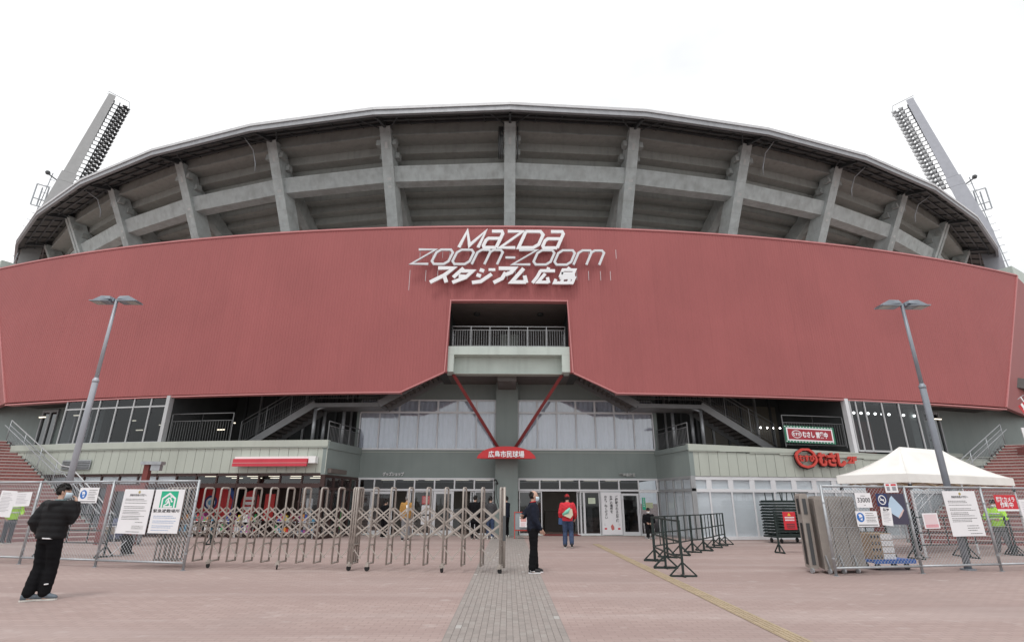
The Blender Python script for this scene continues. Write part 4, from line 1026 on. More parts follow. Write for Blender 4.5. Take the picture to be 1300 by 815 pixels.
q = MB(); stroke_mb(q, [(-.07,.07),(.07,-.07)], .018, b['place'](.5,.5,.012), b['ux'], b['uy'], .001); stroke_mb(q, [(-.06,.0),(.05,.0)], .028, b['place'](.5,.5,.0105), b['ux'], b['uy'], .001); q.build('slash', PAPER, b['t'])
b = board('R', 1.47, 1.77, 1.07, 1.48, 'no_smoking_notice', 'narrow white strip notice below the no smoking sign', 'notice', off=.06, tilt=-.08); txt(b,'禁煙',.5,.80,.07,INK,fit=.17,bold=.002); lines(b,.15,.85,[.7,.62,.54,.46,.38,.3,.2],INKG,.02)
b = board('R', 1.77, 2.14, 1.80, 2.02, 'rail_notice', 'small red and white notice on the fence top rail', 'notice', tilt=.03); rect(b,.1,.35,.72,.9,REDS); rect(b,.5,.9,.72,.9,REDS); q = [rect(b,.12,.36,.2,.62,INKG), rect(b,.55,.86,.2,.62,INKG)]
b = board('R', 2.68, 3.13, .98, 1.33, 'pink_notice', 'white sheet with pink print hanging left of the tall notice', 'notice', tilt=.02); rect(b,.08,.92,.32,.92,mat('pale_pink_ink', (.74,.60,.62), .6)); rect(b,.08,.92,.07,.28,mat('pink_ink', (.72,.36,.40), .6)); lines(b,.2,.8,[.14,.2],PAPER,.03)
b = board('R', 3.45, 4.45, .80, 1.85, 'rules_notice', 'tall white notice with an emblem on the right fence', 'sign', tilt=.01)
q = MB(); q.tube([b['place'](.52,.935,.008), b['place'](.52,.935,.010)], .035, 12); q.build('emblem', mat('gold_print_two', (.42,.34,.12), .6), b['t'])
txt(b,'施設利用者の皆様へ',.5,.845,.06,INK,fit=.52,bold=.001); lines(b,.1,.9,[.77,.735,.68,.60,.565,.51,.475,.44,.385,.35,.315], INK, .011); lines(b,.5,.9,[.22,.17,.12],INK,.012); lines(b,.55,.92,[.05],INK,.012)
b = board('R', 5.02, 5.71, 1.38, 1.77, 'camera_notice', 'red sign with white lettering on the right fence', 'sign', m=REDS); txt(b,'防犯カメラ',.5,.60,.13,PAPER,fit=.58,bold=.004); txt(b,'作動中',.5,.24,.15,PAPER,fit=.42,bold=.004); rect(b,.0,1,.0,.12,PAPER)
b = board('R', 5.78, 6.5, 1.14, 1.66, 'paper_notice', 'blank looking white sheet at the right picture edge', 'notice', tilt=.02); lines(b,.1,.9,[.85,.75,.65,.55,.45,.35,.25],INKG,.014)
# ================================================================== EXPANDING GATE
GATE = mat('beige_gate_metal', (.37,.335,.305), .5, .25, var=.08, scale=5)
GATE_L = mat('beige_gate_bar', (.42,.38,.345), .45, .3, var=.06, scale=5)
G0, G1 = Vector((-.16,13.52,0)), Vector((-8.25,14.62,0))
gd = (G1-G0).normalized(); gn = Vector((-gd.y, gd.x, 0)); 
if gn.y < 0: gn = -gn
gate = thing('expanding_gate', 'beige expanding lattice gate pulled across the entrance forecourt', 'gate', tuple(G0))
NG = 18; sp = (G1-G0).length/NG
fm = MB(); dep = .34
def hoop(mb, h0=.14, h1=1.88, r=.023):
    o = Vector((0,0,0)); a = o - gn*dep/2; b = o + gn*dep/2; z = Vector((0,0,1))
    mb.tube([a+z*h0, a+z*(h1-.05), a+z*(h1-.012)+gn*.02, a+z*h1+gn*.06, b+z*h1-gn*.06, b+z*(h1-.012)-gn*.02, b+z*(h1-.05), b+z*h0], r, 8)
    mb.tube([a+z*(h0+.02), b+z*(h0+.02)], r*.9, 6)
    mb.tube([a+z*.50, a+z*.57+gn*.06, b+z*.57-gn*.06, b+z*.50], r*.8, 6)
hoop(fm); hoop_me = fm.mesh('upright_hoop', GATE, True)
sb = MB()
for side in (-1,):
    for (za, zb_) in ((1.42,1.06),(1.06,.72)):
        o = gn*(dep/2*side - .03*side)
        sb.bar(o + Vector((0,0,za)), o + gd*sp + Vector((0,0,zb_)), .012, .034)
        o2 = o + gn*.014*-side
        sb.bar(o2 + Vector((0,0,zb_)), o2 + gd*sp + Vector((0,0,za)), .012, .034)
    o = gn*(dep/2*side)
    sb.bar(o + Vector((0,0,.56)), o + gd*sp*.5 + Vector((0,0,.30)), .01, .022); sb.bar(o + gd*sp*.5 + Vector((0,0,.30)), o + gd*sp + Vector((0,0,.56)), .01, .022)
    sb.box(*(lambda c: (c.x-.03,c.x+.03,c.y-.02,c.y+.02,.27,.30))(o+gd*sp*.5))
front_me = sb.mesh('scissor_bars', GATE_L)
sb = MB()
for (za, zb_) in ((1.42,1.06),(1.06,.72)):
    o = gn*(dep/2); sb.bar(o + Vector((0,0,za)), o + gd*sp + Vector((0,0,zb_)), .012, .03); o2 = o - gn*.014; sb.bar(o2 + Vector((0,0,zb_)), o2 + gd*sp + Vector((0,0,za)), .012, .03)
back_me = sb.mesh('scissor_bars', GATE)
wh = MB(); wh.tube([(-.012,0,.065),(.012,0,.065)], .062, 12); whm = wh.mesh('wheel', BLACK)
yk = MB(); yk.tube([(0,0,.10),(0,0,.2)], .03, 8); yk.box(-.05,.05,-.04,.04,.10,.16); ykm = yk.mesh('caster_fork', GATE_L)
for i in range(NG+1):
    P = G0 + gd*sp*i
    hp = link('upright_hoop', hoop_me, gate, loc=P)
    if i == 8:
        for k in (.055,-.055): link('upright_hoop', hoop_me, gate, loc=P + gd*k)
    if i < NG:
        link('scissor_bars', front_me, gate, loc=P); link('scissor_bars', back_me, gate, loc=P)
    if i in (0,3,7,8,12,16):
        cs = link('caster_fork', ykm, gate, loc=P - gn*(dep/2+.03)); cs2 = link('wheel', whm, cs, local=True)
        cs.rotation_euler = (0,0,.8+i)
q = MB(); P = G0 - gd*.09
q.tube([P - gn*.12 + Vector((0,0,.12)), P - gn*.12 + Vector((0,0,1.9))], .03, 8); q.build('end_post', GATE_L, gate, smooth=True)
q = MB(); q.box(P.x-.05,P.x+.02,P.y-.18,P.y-.12,.7,1.25); q.build('lock_bar', STEEL_D, gate)
q = MB()   # stack of closed hoops by the left fence
for i in range(5):
    P = G1 + gd*(.12+.12*i)
    link('upright_hoop', hoop_me, gate, loc=P)
# folded gate on the right
fg = thing('folded_gate', 'folded beige sliding gate leaves stacked behind the right fence', 'gate', (7.3, 13.6, 0))
ends = [7.02, 7.44, 7.86, 8.30]; fd = Vector((.30,1,0)).normalized()
xd = Vector((.979,.204,0))
for i in range(3):
    o = Vector((7.38,13.42,0)) + xd*(i*.385); w_ = .365
    q = MB(); poly = [(0,.09),(w_,.09),(w_,1.66),(w_-.04,1.72),(.04,1.72),(0,1.66)]
    q.prism(poly, o, xd, nZ, fd*.62); lf = q.build('gate_leaf', GATE, fg)
    q = MB(); 
    for k in range(10): q.obox(o + xd*(.03+k*.034) - fd*.004 + Vector((0,0,.14)), xd*.02, -fd*.004, Vector((0,0,1.5)))
    q.build('leaf_rib', GATE, lf, kind='stuff')
    q = MB(); q.tube([o + xd*.08 + Vector((0,0,.06)) - fd*.02, o + xd*.12 + Vector((0,0,.06)) - fd*.02], .06, 10); q.build('wheel', STEEL, lf)
    q = MB(); q.bar(o + xd*.05 - fd*.03 + Vector((0,0,.4)), o + xd*.12 - fd*.03 + Vector((0,0,.1)), .03, .03); q.build('wheel_stay', STEEL, lf)
# end housing with two dark slots facing the forecourt
o = Vector((7.10,13.55,0)); xe = xd*.24
q = MB(); q.prism([(0,.10),(.24,.10),(.24,1.72),(.20,1.78),(.04,1.78),(0,1.72)], o, xd, nZ, fd*.55); hs = q.build('gate_housing', GATE, fg)
for z0, z1 in ((1.30,1.66),(.18,1.10)):
    q = MB(); q.obox(o + xd*.07 - fd*.004 + Vector((0,0,z0)), xd*.10, -fd*.01, Vector((0,0,z1-z0))); q.build('slot', STEEL_D, hs)
    q = MB(); o2 = o + fd*.12 - xd*.006; q.obox(o2 + Vector((0,0,z0)), fd*.22, -xd*.008, Vector((0,0,z1-z0))); q.build('slot', BLACK, hs)
q = MB(); q.tube([o + xd*.02 + Vector((0,0,.06)), o + xd*.06 + Vector((0,0,.06))], .06, 10); q.build('wheel', STEEL, hs)

# ================================================================== STEEL CROWD BARRIERS
BARM = mat('dark_green_steel', (.024,.038,.036), .5, .2, var=.12)
def barrier(a, b, label, mid=True, h=1.18, low=.38):
    a, b = Vector((*a,0)), Vector((*b,0)); d = (b-a).normalized(); n = Vector((-d.y,d.x,0)); up = Vector((0,0,1)); c = (a+b)/2
    t = thing('crowd_barrier', label, 'barrier', tuple(c), 'dark green steel crowd barriers')
    for p in (a, b):
        q = MB(); q.bar(p+up*.05, p+up*h, .045, .045); pst = q.build('post', BARM, t)
        q = MB()
        for s in (-1,1):
            q.bar(p + n*.30*s + up*.02, p + up*.30, .03, .03); q.bar(p + n*.30*s + up*.02 - d*.0, p + up*.02 + n*.02*s, .04, .035)
        q.bar(p - d*.16 + up*.022, p + d*.16 + up*.022, .035, .03); q.build('foot', BARM, pst)
    for z in (h-.02, .72, low):
        q = MB(); q.bar(a+up*z, b+up*z, .035, .035); q.build('rail', BARM, t)
    if mid:
        L_ = (b-a).length; n_ = 1 if L_ < 1.3 else 2
        for i in range(1, n_+1):
            p = a.lerp(b, i/(n_+1)); q = MB(); q.bar(p+up*low, p+up*(h-.02), .025, .025); q.build('upright', BARM, t)
    return t
bl = [((3.90,12.9),(3.95,14.45),'green steel barrier nearest the camera beside the yellow paving line'),
 ((3.99,14.6),(4.13,16.2),'second green steel barrier beside the yellow paving line'),
 ((4.82,17.3),(5.40,17.95),'short green barrier starting the back row right of the yellow line'),
 ((5.43,18.0),(6.12,18.98),'second barrier of the back row in front of the glass corner'),
 ((6.16,19.05),(6.72,19.62),'third barrier of the back row in front of the glass corner'),
 ((6.76,19.7),(7.56,20.95),'fourth barrier of the back row in front of the white blinds'),
 ((7.60,21.05),(8.14,21.9),'fifth barrier of the back row in front of the white blinds'),
 ((8.17,21.98),(8.63,22.6),'last and farthest barrier of the back row by the white blinds'),
 ((4.2,16.4),(4.78,17.2),'barrier turning the corner between the two barrier rows')]
for ib, (a, b_, lb) in enumerate(bl): barrier(a, b_, lb, mid=ib > 1)
for a, b_, lb in [((12.1,17.0),(14.0,17.35),'black barrier under the white tent left of the tall notice'),((14.2,17.9),(16.2,18.3),'black barrier in front of the right neon vest guard'),((16.4,18.4),(18.4,18.8),'black barrier at the right edge under the tent end'),((9.9,17.6),(11.7,17.5),'black barrier behind the trolley with boxes'),
                  ((-13.9,17.3),(-11.8,16.9),'black barrier behind the man in the black puffer jacket'),((-13.2,22.0),(-11.3,21.8),'black barrier standing behind the seated person')]: barrier(a, b_, lb)
# trolley stacked with folded barriers
tr = thing('barrier_trolley', 'wheeled trolley stacked with folded dark green barriers by the white blinds', 'trolley', (12.3, 24.0, 0))
ux = Vector((.985,.17,0)); uo = Vector((10.95,23.1,0)); ub = Vector((-.17,.985,0))
q = MB(); q.obox(uo + Vector((0,0,.22)), ux*1.75, ub*.9, Vector((0,0,.07))); q.build('deck', BARM, tr)
for i in range(2):
    for j in range(2):
        c = uo + ux*(.25+1.2*i) + ub*(.1+.65*j); q = MB(); q.tube([c + Vector((0,0,.09)) - ux*.02, c + Vector((0,0,.09)) + ux*.02], .09, 12); q.build('wheel', BLACK, tr)
        q = MB(); q.bar(c+Vector((0,0,.1)), c+Vector((0,0,.22)), .03, .03); q.build('wheel_fork', STEEL, tr)
for k in range(12):
    q = MB(); z = .34 + k*.115; jx = random.uniform(-.03,.03)
    for jj in (0,.28,.56,.84): q.bar(uo + ux*(.0+jx) + ub*jj + Vector((0,0,z)), uo + ux*(1.72+jx) + ub*jj + Vector((0,0,z)), .05, .06)
    for jj in (.1,.6,1.1,1.6): q.bar(uo + ux*(jj+jx) + ub*-.03 + Vector((0,0,z+.04)), uo + ux*(jj+jx) + ub*.88 + Vector((0,0,z+.04)), .05, .05)
    q.build('folded_barrier', BARM, tr)
for k in range(9):
    q = MB(); c = uo + ux*(.25+.17*k) + ub*random.uniform(0,.8); q.bar(c + Vector((0,0,1.6)), c + Vector((random.uniform(-.05,.05),0,1.98)), .03, .03); q.build('barrier_end_post', BARM, tr)
q = MB(); q.bar(uo + ux*.3 + Vector((0,0,1.98)), uo + ux*1.75 + Vector((0,0,1.99)), .03, .03); q.build('barrier_top_rail', BARM, tr)
wb = barrier((8.95,18.85),(10.5,18.95),'barrier carrying the red warning sign in front of the trolley', mid=False, h=1.25, low=.55)
def free_board(o, ux, W, H, m, name, label, cat='sign'):
    o, ux = Vector(o), Vector(ux).normalized(); uy = Vector((0,0,1)); fn = ux.cross(uy)
    if fn.y > 0: fn = -fn
    t = thing(name, label, cat, tuple(o)); q = MB(); q.obox(o, ux*W, fn*.006, uy*H); q.build('sheet', m, t)
    return dict(t=t, o=o, ux=ux, uy=uy, fn=fn, W=W, H=H, place=lambda x, z, lift=.009: o + ux*(x*W) + uy*(z*H) + fn*lift)
b = free_board((9.20,18.80,.72), (1,.07,0), .44, .56, REDS, 'warning_sign', 'red warning sign with yellow triangle in front of the barrier trolley')
q = MB(); q.prism([(.36,.78),(.64,.78),(.50,.94)], b['place'](0,0,.008), b['ux']*b['W'], b['uy']*b['H'], b['fn']*.001); q.build('yellow_triangle', mat('yellow_ink', (.75,.55,.05), .6), b['t'])
lines(b,.14,.88,[.64,.50],PAPER,.08,False); lines(b,.2,.85,[.28,.18,.08],INK,.06,False)
b = free_board((9.95,18.85,.70), (1,.07,0), .34, .58, PAPER, 'white_notice', 'white notice with blue foot beside the red warning sign')
rect(b,.1,.9,.05,.4,mat('light_blue_ink',(.35,.62,.78),.6)); rect(b,.25,.6,.78,.92,INKG); rect(b,.3,.7,.5,.65,INKG)

# ================================================================== TENT
tent = thing('canopy_tent', 'white pop up canopy tent behind the right fence', 'tent', (14.9, 20.0, 0))
TC = mat('white_tent_fabric', (.80,.79,.76), .75, var=.04, scale=2, bump=.5, bscale=2.2, dirt=(.62,.60,.55), dirt_amt=.35)
N_ = Vector((12.65,17.36,0)); Lc = Vector((11.35,18.95,0)); Rc = Vector((18.9,20.5,0)); Bc = Lc + (Rc - N_)
ze, zv = 2.45, 2.19
cx = (N_ + Rc + Lc + Bc)/4
long_ = (Rc - N_); mid0 = (N_ + Lc)/2; mid1 = (Rc + Bc)/2
r0 = mid0.lerp(mid1, .30); r1 = mid0.lerp(mid1, .70); zr = 3.45
def V(p, z): return Vector((p.x, p.y, z))
def patch(mb, a, b, c, d, n=8, sag=.16):   # a-b eave edge, d-c ridge edge
    base = len(mb.v)
    for i in range(n+1):
        for j in range(n+1):
            e0 = a.lerp(b, i/n); e1 = d.lerp(c, i/n); t_ = j/n; p = e0.lerp(e1, t_); p = p - Vector((0,0,sag*4*t_*(1-t_)*.8 + .012*sin(9*i/n+4*j/n)*t_*(1-t_)*4)); mb.v.append(tuple(p))
    for i in range(n):
        for j in range(n):
            k = base+i*(n+1)+j; mb.f.append((k,k+n+1,k+n+2,k+1)); mb.m.append(mb.mi)
q = MB(); R0, R1 = V(r0,zr), V(r1,zr)
patch(q, V(N_,ze), V(Rc,ze), R1, R0); patch(q, V(Lc,ze), V(N_,ze), R0, R0); patch(q, V(Rc,ze), V(Bc,ze), R1, R1); patch(q, V(Bc,ze), V(Lc,ze), R0, R1)
roof = q.build('canopy_roof', TC, tent, smooth=True)
sol = roof.modifiers.new('thick', 'SOLIDIFY'); sol.thickness = .008
q = MB()
for a, b_ in ((N_,Rc),(Lc,N_),(Rc,Bc),(Bc,Lc)):
    n_ = 16
    for i in range(n_):
        p0, p1 = a.lerp(b_, i/n_), a.lerp(b_, (i+1)/n_); w0 = .007*sin(i*1.1); w1 = .007*sin((i+1)*1.1); nn = Vector((b_.y-a.y, a.x-b_.x, 0)).normalized()
        c0, c1 = p0+nn*(.01+w0*.4), p1+nn*(.01+w1*.4)
        q.hexa([V(c0,zv+.003*sin(i)),V(c1,zv+.003*sin(i+1)),V(c1-nn*.008,zv+.003*sin(i+1)),V(c0-nn*.008,zv+.003*sin(i)),V(p0+nn*.005,ze+.005),V(p1+nn*.005,ze+.005),V(p1-nn*.003,ze+.005),V(p0-nn*.003,ze+.005)])
q.build('valance', TC, tent)
for p in (N_, Rc, Lc, Bc):
    p2 = p.lerp(cx, .03); q = MB(); q.bar(V(p2,.0), V(p2,2.35), .05, .05); lg = q.build('leg', ALU, tent)
    q = MB(); q.box(p2.x-.08,p2.x+.08,p2.y-.08,p2.y+.08,0,.015); q.build('foot_plate', STEEL_D, lg)
    q = MB(); q.bar(V(p2,1.98), V(p2,2.14), .08, .08); q.build('slider', BLACK, lg)
for a, b_ in ((N_,Rc),(Lc,N_),(Rc,Bc),(Bc,Lc)):
    for k in range(2 if (b_-a).length < 4 else 4):
        nk = 2 if (b_-a).length < 4 else 4
        p0, p1 = a.lerp(b_, k/nk).lerp(cx,.035), a.lerp(b_, (k+1)/nk).lerp(cx,.035)
        q = MB(); q.bar(V(p0,2.34), V(p1,2.08), .018, .03); q.bar(V(p0,2.08)+Vector((0,.02,0)), V(p1,2.34)+Vector((0,.02,0)), .018, .03); q.build('scissor_brace', mat('tan_truss', (.40,.30,.18), .6), tent)
q = MB(); p0 = (N_+Rc)/2; q.bar(V(N_.lerp(Rc,.46).lerp(cx,.03),0), V(N_.lerp(Rc,.46).lerp(cx,.03),2.2), .045, .045); q.build('leg', ALU, tent)

# ================================================================== TROLLEY WITH BOXES, RED POSTS, A-FRAME, OTHER SMALL THINGS
TB = mat('blue_plastic', (.03,.13,.48), .45)
tt = thing('platform_trolley', 'blue flatbed platform trolley behind the right fence', 'trolley', (9.25, 14.3, 0))
o = Vector((9.0,14.15,0)); ax = Vector((.99,.12,0)); ay = Vector((-.12,.99,0))
q = MB(); q.obox(o + Vector((0,0,.17)), ax*1.15, ay*.6, Vector((0,0,.07))); q.obox(o + Vector((0,0,.15)) - ay*.012, ax*1.15, ay*.01, Vector((0,0,.10))); q.build('deck', TB, tt)
for i in (.15,.95):
    for j in (.08,.48):
        c = o + ax*i + ay*j; q = MB(); q.tube([c + Vector((0,0,.075)) - ay*.02, c + Vector((0,0,.075)) + ay*.02], .075, 12); q.build('wheel', BLACK, tt)
        q = MB(); q.bar(c + Vector((0,0,.08)), c + Vector((0,0,.17)), .05, .05); q.build('fork', STEEL_D, tt)
CARD = mat('cardboard', (.36,.26,.17), .8, var=.06, scale=6); 
for k in range(4):
    bx = thing('cardboard_box', ['flat cardboard box lying on the blue trolley deck, lowest of four','second cardboard box from below on the blue trolley','third cardboard box from below on the blue trolley','topmost cardboard box of the stack on the blue trolley'][k], 'box', tuple(o + Vector((0,0,.24+k*.15))), 'cardboard boxes on the blue trolley')
    ob = o + ax*(.04+random.uniform(0,.03)) + ay*.05 + Vector((0,0,.242+k*.152))
    q = MB(); q.obox(ob, ax*.62, ay*.42, Vector((0,0,.148))); q.build('carton', CARD, bx)
    q = MB(); q.obox(ob + ax*.30 - ay*.004, ax*.322, -ay*.003, Vector((0,0,.13))); q.build('white_label', PAPER, bx)
    q = MB()
    for i in range(3): q.obox(ob + ax*(.03+.09*i) - ay*.002 + Vector((0,0,.03)), ax*.05, -ay*.002, Vector((0,0,.075)))
    q.build('dark_print', INK, bx)
# red steel portal frames in front of the shops
for s, xs, lb in ((-1, (-14.15,-15.4), 'dark red steel portal frame in front of the left shop corner'), (1, (14.2,15.5), 'dark red brick coloured frame beneath the white tent')):
    pf = thing('portal_frame', lb, 'frame', (xs[0], 21.6, 0)); RP = mat('red_oxide_paint', (.20,.05,.045), .6, var=.1)
    for x in xs: q = MB(); q.bar((x,21.6,0),(x,21.6,3.0 if (s < 0 and x > -15) else 2.15), .28 if s > 0 else .2, .2); q.build('post', RP, pf)
    q = MB(); q.bar((xs[0]-s*.1,21.6,2.02),(xs[1]+s*.1,21.6,2.02), .19, .22); q.build('beam', RP, pf)
    if s < 0:
        q = MB(); q.box(-14.35,-13.55,21.4,21.7,2.9,3.02); q.build('top_box', STEEL, pf); q = MB(); q.box(-13.95,-13.6,21.45,21.65,2.68,2.89); q.build('lamp_box', STEEL, pf)
# A-frame board by the pillar
af = thing('sandwich_board', 'red framed sandwich board with a white notice by the pillar', 'sign', (.65, 25.7, 0))
for y0, ty in ((25.5,.12),(25.86,-.12)):
    q = MB()
    for x in (.30,1.02): q.bar((x,y0,.02),(x,y0+ty,1.15), .035, .035)
    for z, f in ((1.13,.97),(.36,.3)): q.bar((.30,y0+ty*f,z),(1.02,y0+ty*f,z), .035, .035)
    q.build('frame', mat('red_steel_tube', (.45,.06,.05), .5), af)
q = MB(); q.hexa([(.33,25.56,.4),(.99,25.56,.4),(.99,25.57,.4),(.33,25.57,.4),(.33,25.63,1.1),(.99,25.63,1.1),(.99,25.64,1.1),(.33,25.64,1.1)]); q.build('panel', mat('grey_board', (.26,.29,.31), .6), af)
b = free_board((.52,25.50,.50), (1,0,0), .36, .44, PAPER, 'white_notice', 'white notice with red print on the sandwich board'); rect(b,.15,.85,.52,.9,mat('pale_red_ink',(.66,.35,.33),.6)); lines(b,.15,.85,[.4,.3,.2,.1],REDS,.03)
# door banner
b = free_board((4.72,28.22,.05), (1,0,0), .98, 1.98, PAPER, 'door_banner', 'tall white banner with vertical black lettering beside the glass door', 'banner')
for x, s_ in ((.78,'ご観戦されるお客様'),(.50,'お席の場所を'),(.22,'おたずねください')):
    for i, ch in enumerate(s_): txt(b, ch, x, .87-.071*i, .15, INK, bold=.004)
q = MB(); q.prism([(.42,.20),(.50,.25),(.58,.20),(.60,.13),(.50,.10),(.44,.13)], b['place'](0,0,.008), b['ux']*b['W'], b['uy']*b['H'], b['fn']*.001); q.build('red_emblem', mat('soft_red_ink',(.58,.16,.14),.6), b['t'])
for x in (.10,.78): rect(b,x,x+.12,.12,.16,REDS)
for x0 in (.08,.82): lines(b,x0,x0+.12,[.22,.25],INKG,.006)
# papers on entrance glass
for i, (x, y, z, w_, h_, m, lb) in enumerate(((-4.35,28.22,1.45,.42,.40,mat('red_photo_print',(.5,.12,.12),.6),'red printed notice on the left entrance glass'),(-4.35,28.22,.98,.42,.42,PAPER,'white notice below the red one on the left entrance glass'),(-4.35,28.22,.50,.38,.40,PAPER,'lowest white notice on the left entrance glass'),(4.05,28.2,1.50,.36,.28,mat('pale_green_paper',(.55,.62,.48),.6),'pale green notice on the glass left of the white banner'),(6.95,28.2,1.3,.36,.26,mat('yellow_green_paper',(.50,.55,.35),.6),'pale yellow notice on the far right entrance glass'),(6.78,28.2,1.22,.16,.58,GRN,'narrow green vertical sign right of the glass door'))):
    b = free_board((x,y,z),(1,0,0),w_,h_,m,'glass_notice',lb,'notice')
    if h_ < .5 and i != 5: lines(b,.12,.88,[.8,.65,.5,.35,.2],INKG if i else PAPER,.03)
    if i == 5: lines(b,.3,.7,[.85,.7,.55,.4,.25],PAPER,.08,False)
# black spring arm with cable by the entrance pillar
ca = thing('cable_bracket', 'black drooping cable on a bracket at the left side of the pillar', 'cable', (-.75,28.1,2.6))
q = MB(); q.tube([(-.72,28.2,2.6),(-.62,27.6,2.62),(-.55,27.6,2.5)], .03, 6); q.sphere((-.55,27.6,2.45), .06); q.build('bracket', BLACK, ca)
q = MB(); q.tube([(-.58,27.58,2.45),(-.60,27.5,1.9),(-.42,27.5,1.2),(-.40,27.55,.4)], .015, 5); q.build('wire', BLACK, ca)

# ---------------------------------------------------------------- goods in the left shop
cols = [(.55,.04,.04),(.05,.10,.45),(.70,.55,.08),(.06,.40,.12),(.65,.65,.66),(.45,.08,.30),(.10,.35,.55),(.75,.30,.06)]
GM = [mat('goods_colour', c, .5, var=0) for c in cols]
TBL = mat('white_table_paint', (.66,.66,.66), .5)
spots = [(-9.65,90.0),(-8.95,90.25),(-8.25,90.1),(-7.6,90.3),(-6.6,89.9),(-5.8,90.3)]
lbls = ['white display table with bright toys at the left end of the shop','white display table with coloured boxes beside the red drum board','white display table with small goods beneath the shop lights','white display table with red goods in the middle of the shop','basket of coloured goods near the shop door','rack of colourful goods at the right shop corner']
for (ph, rr), lb in zip(spots, lbls):
    c = pt(ph, rr, 0); tx = tangent(ph); ny = Vector((-tx.y, tx.x, 0))
    t = thing('display_table', lb, 'display', tuple(c), 'display tables in the left shop')
    q = MB(); q.obox(c - tx*.45 - ny*.3 + Vector((0,0,.66)), tx*.9, ny*.6, Vector((0,0,.04))); q.build('table_top', TBL, t)
    for i in (-1,1):
        for j in (-1,1): q = MB(); q.bar(c + tx*.42*i + ny*.27*j, c + tx*.42*i + ny*.27*j + Vector((0,0,.66)), .035, .035); q.build('leg', TBL, t)
    q = MB(); q.obox(c - tx*.44 - ny*.29 + Vector((0,0,.2)), tx*.88, ny*.58, Vector((0,0,.025))); q.build('lower_shelf', TBL, t)
    for i in range(7):
        for zz in (.225,.702):
            if random.random() < .8:
                hh_ = random.uniform(.10,.34); q = MB(); q.obox(c - tx*(.42-.122*i) - ny*.22 + Vector((0,0,zz)), tx*.10, ny*random.uniform(.1,.35), Vector((0,0,hh_))); q.build('boxed_goods', random.choice(GM), t)
db = thing('drum_display', 'big red board with a blue and white roundel in the left shop', 'display board', tuple(pt(-9.3, 89.2, 0)))
c = pt(-9.35, 89.3, 0); tx = tangent(-9.35); nn = tx.cross(nZ)
q = MB(); q.prism([(-1.15,.6),(1.0,.6),(1.1,1.6),(.7,2.15),(-.5,2.25),(-1.15,1.9)], c, tx, nZ, -nn*-.04); q.build('red_board', REDP, db)
q = MB(); q.prism([(1.0,.5),(1.35,.5),(1.3,1.7),(.9,2.25),(.7,2.2),(1.1,1.6)], c - nn*.01, tx, nZ, nn*.03); q.build('blue_edge', mat('blue_board',(.03,.08,.30),.5), db)
for r_, m_, l_ in ((.34,mat('navy_ink_disc',(.02,.05,.18),.5),.05),(.24,PAPER,.06),(.12,mat('sky_blue_disc',(.15,.4,.6),.5),.07)):
    q = MB(); q.tube([c - tx*.05 + nn*l_ + Vector((0,0,1.5)), c - tx*.05 + nn*(l_+.005) + Vector((0,0,1.5))], r_, 20); q.build('roundel', m_, db)
ov = thing('round_sign', 'oval red sign with white bars inside the left shop', 'sign', tuple(pt(-8.25, 88.9, 0)))
c = pt(-8.2, 88.9, 1.45); tx = tangent(-8.2); nn = tx.cross(nZ)
q = MB(); q.prism([(.50*cos(2*pi*i/20),.62*sin(2*pi*i/20)) for i in range(20)], c, tx, nZ, nn*.04); q.build('disc', REDP, ov)
for z in (-.28,-.05,.18): q = MB(); q.obox(c + nn*.042 - tx*.28 + Vector((0,0,z)), tx*random.uniform(.4,.56), nn*.004, Vector((0,0,.14))); q.build('white_bar', PAPER, ov)
q = MB(); q.bar(c - Vector((0,0,.6)), Vector((c.x,c.y,0)), .05, .05); q.build('stand', STEEL_D, ov)
for i, (ph, z0, z1, w_, m_, lb) in enumerate(((-7.45,.0,1.9,.5,GM[0],'red hanging shirts rail in the middle of the left shop'),(-6.15,.3,1.7,.3,PAPER,'white paper pinned board near the shop door'),(-6.35,.2,2.4,.16,mat('orange_plush',(.45,.22,.12),.9),'tall orange garland hanging by the shop door'))):
    t = thing('shop_display', lb, 'display', tuple(pt(ph, 89, 0))); c = pt(ph, 89.2, 0); tx = tangent(ph)
    q = MB(); q.obox(c - tx*w_/2 + Vector((0,0,z0 if i else .7)), tx*w_, Vector((0,.08,0)), Vector((0,0,z1-(z0 if i else .7)))); q.build('panel', m_, t)
    q = MB(); q.bar(c, c + Vector((0,0,z1)), .04, .04); q.build('stand', STEEL_D, t)
# black mural with bright paint strokes at the shop's corner
mu = thing('painted_panel', 'black panel with bright green and pink paint strokes at the shop corner', 'mural', (-8.0, 26.6, 0))
f0 = pt(-5.22, 91.1, 0); d_ = (Vector((f0.x+.62,28.3,0)) - f0).normalized(); nn = Vector((d_.y,-d_.x,0)); 
o = f0 + d_*1.75 + nn*.0 - Vector((.30,0,0))
if nn.x < 0: nn = -nn
q = MB(); q.obox(o + Vector((0,0,.12)), d_*1.5, nn*.02, Vector((0,0,1.95))); q.build('panel', mat('mural_black',(.02,.02,.025),.6), mu)
for (pts_, wd, m_) in (([(.2,.1),(.35,.8),(.3,1.3),(.5,1.7)],.10,mat('lime_ink',(.12,.62,.06),.6)),([(.75,.2),(.7,.7),(.85,1.1)],.09,mat('lime_ink_two',(.12,.62,.06),.6)),([(.95,1.2),(1.0,1.75),(1.12,1.85)],.07,mat('magenta_ink',(.65,.05,.35),.6)),([(1.2,.3),(1.25,.9)],.1,mat('magenta_ink_two',(.65,.05,.35),.6)),([(.5,.25),(.62,.5),(.5,.9)],.16,mat('blue_ink',(.05,.16,.55),.6))):
    q = MB(); stroke_mb(q, pts_, wd, o + nn*.024 + Vector((0,0,.12)), d_, nZ, -.004 if d_.cross(nZ).dot(nn) < 0 else .004); q.build('paint_stroke', m_, mu)
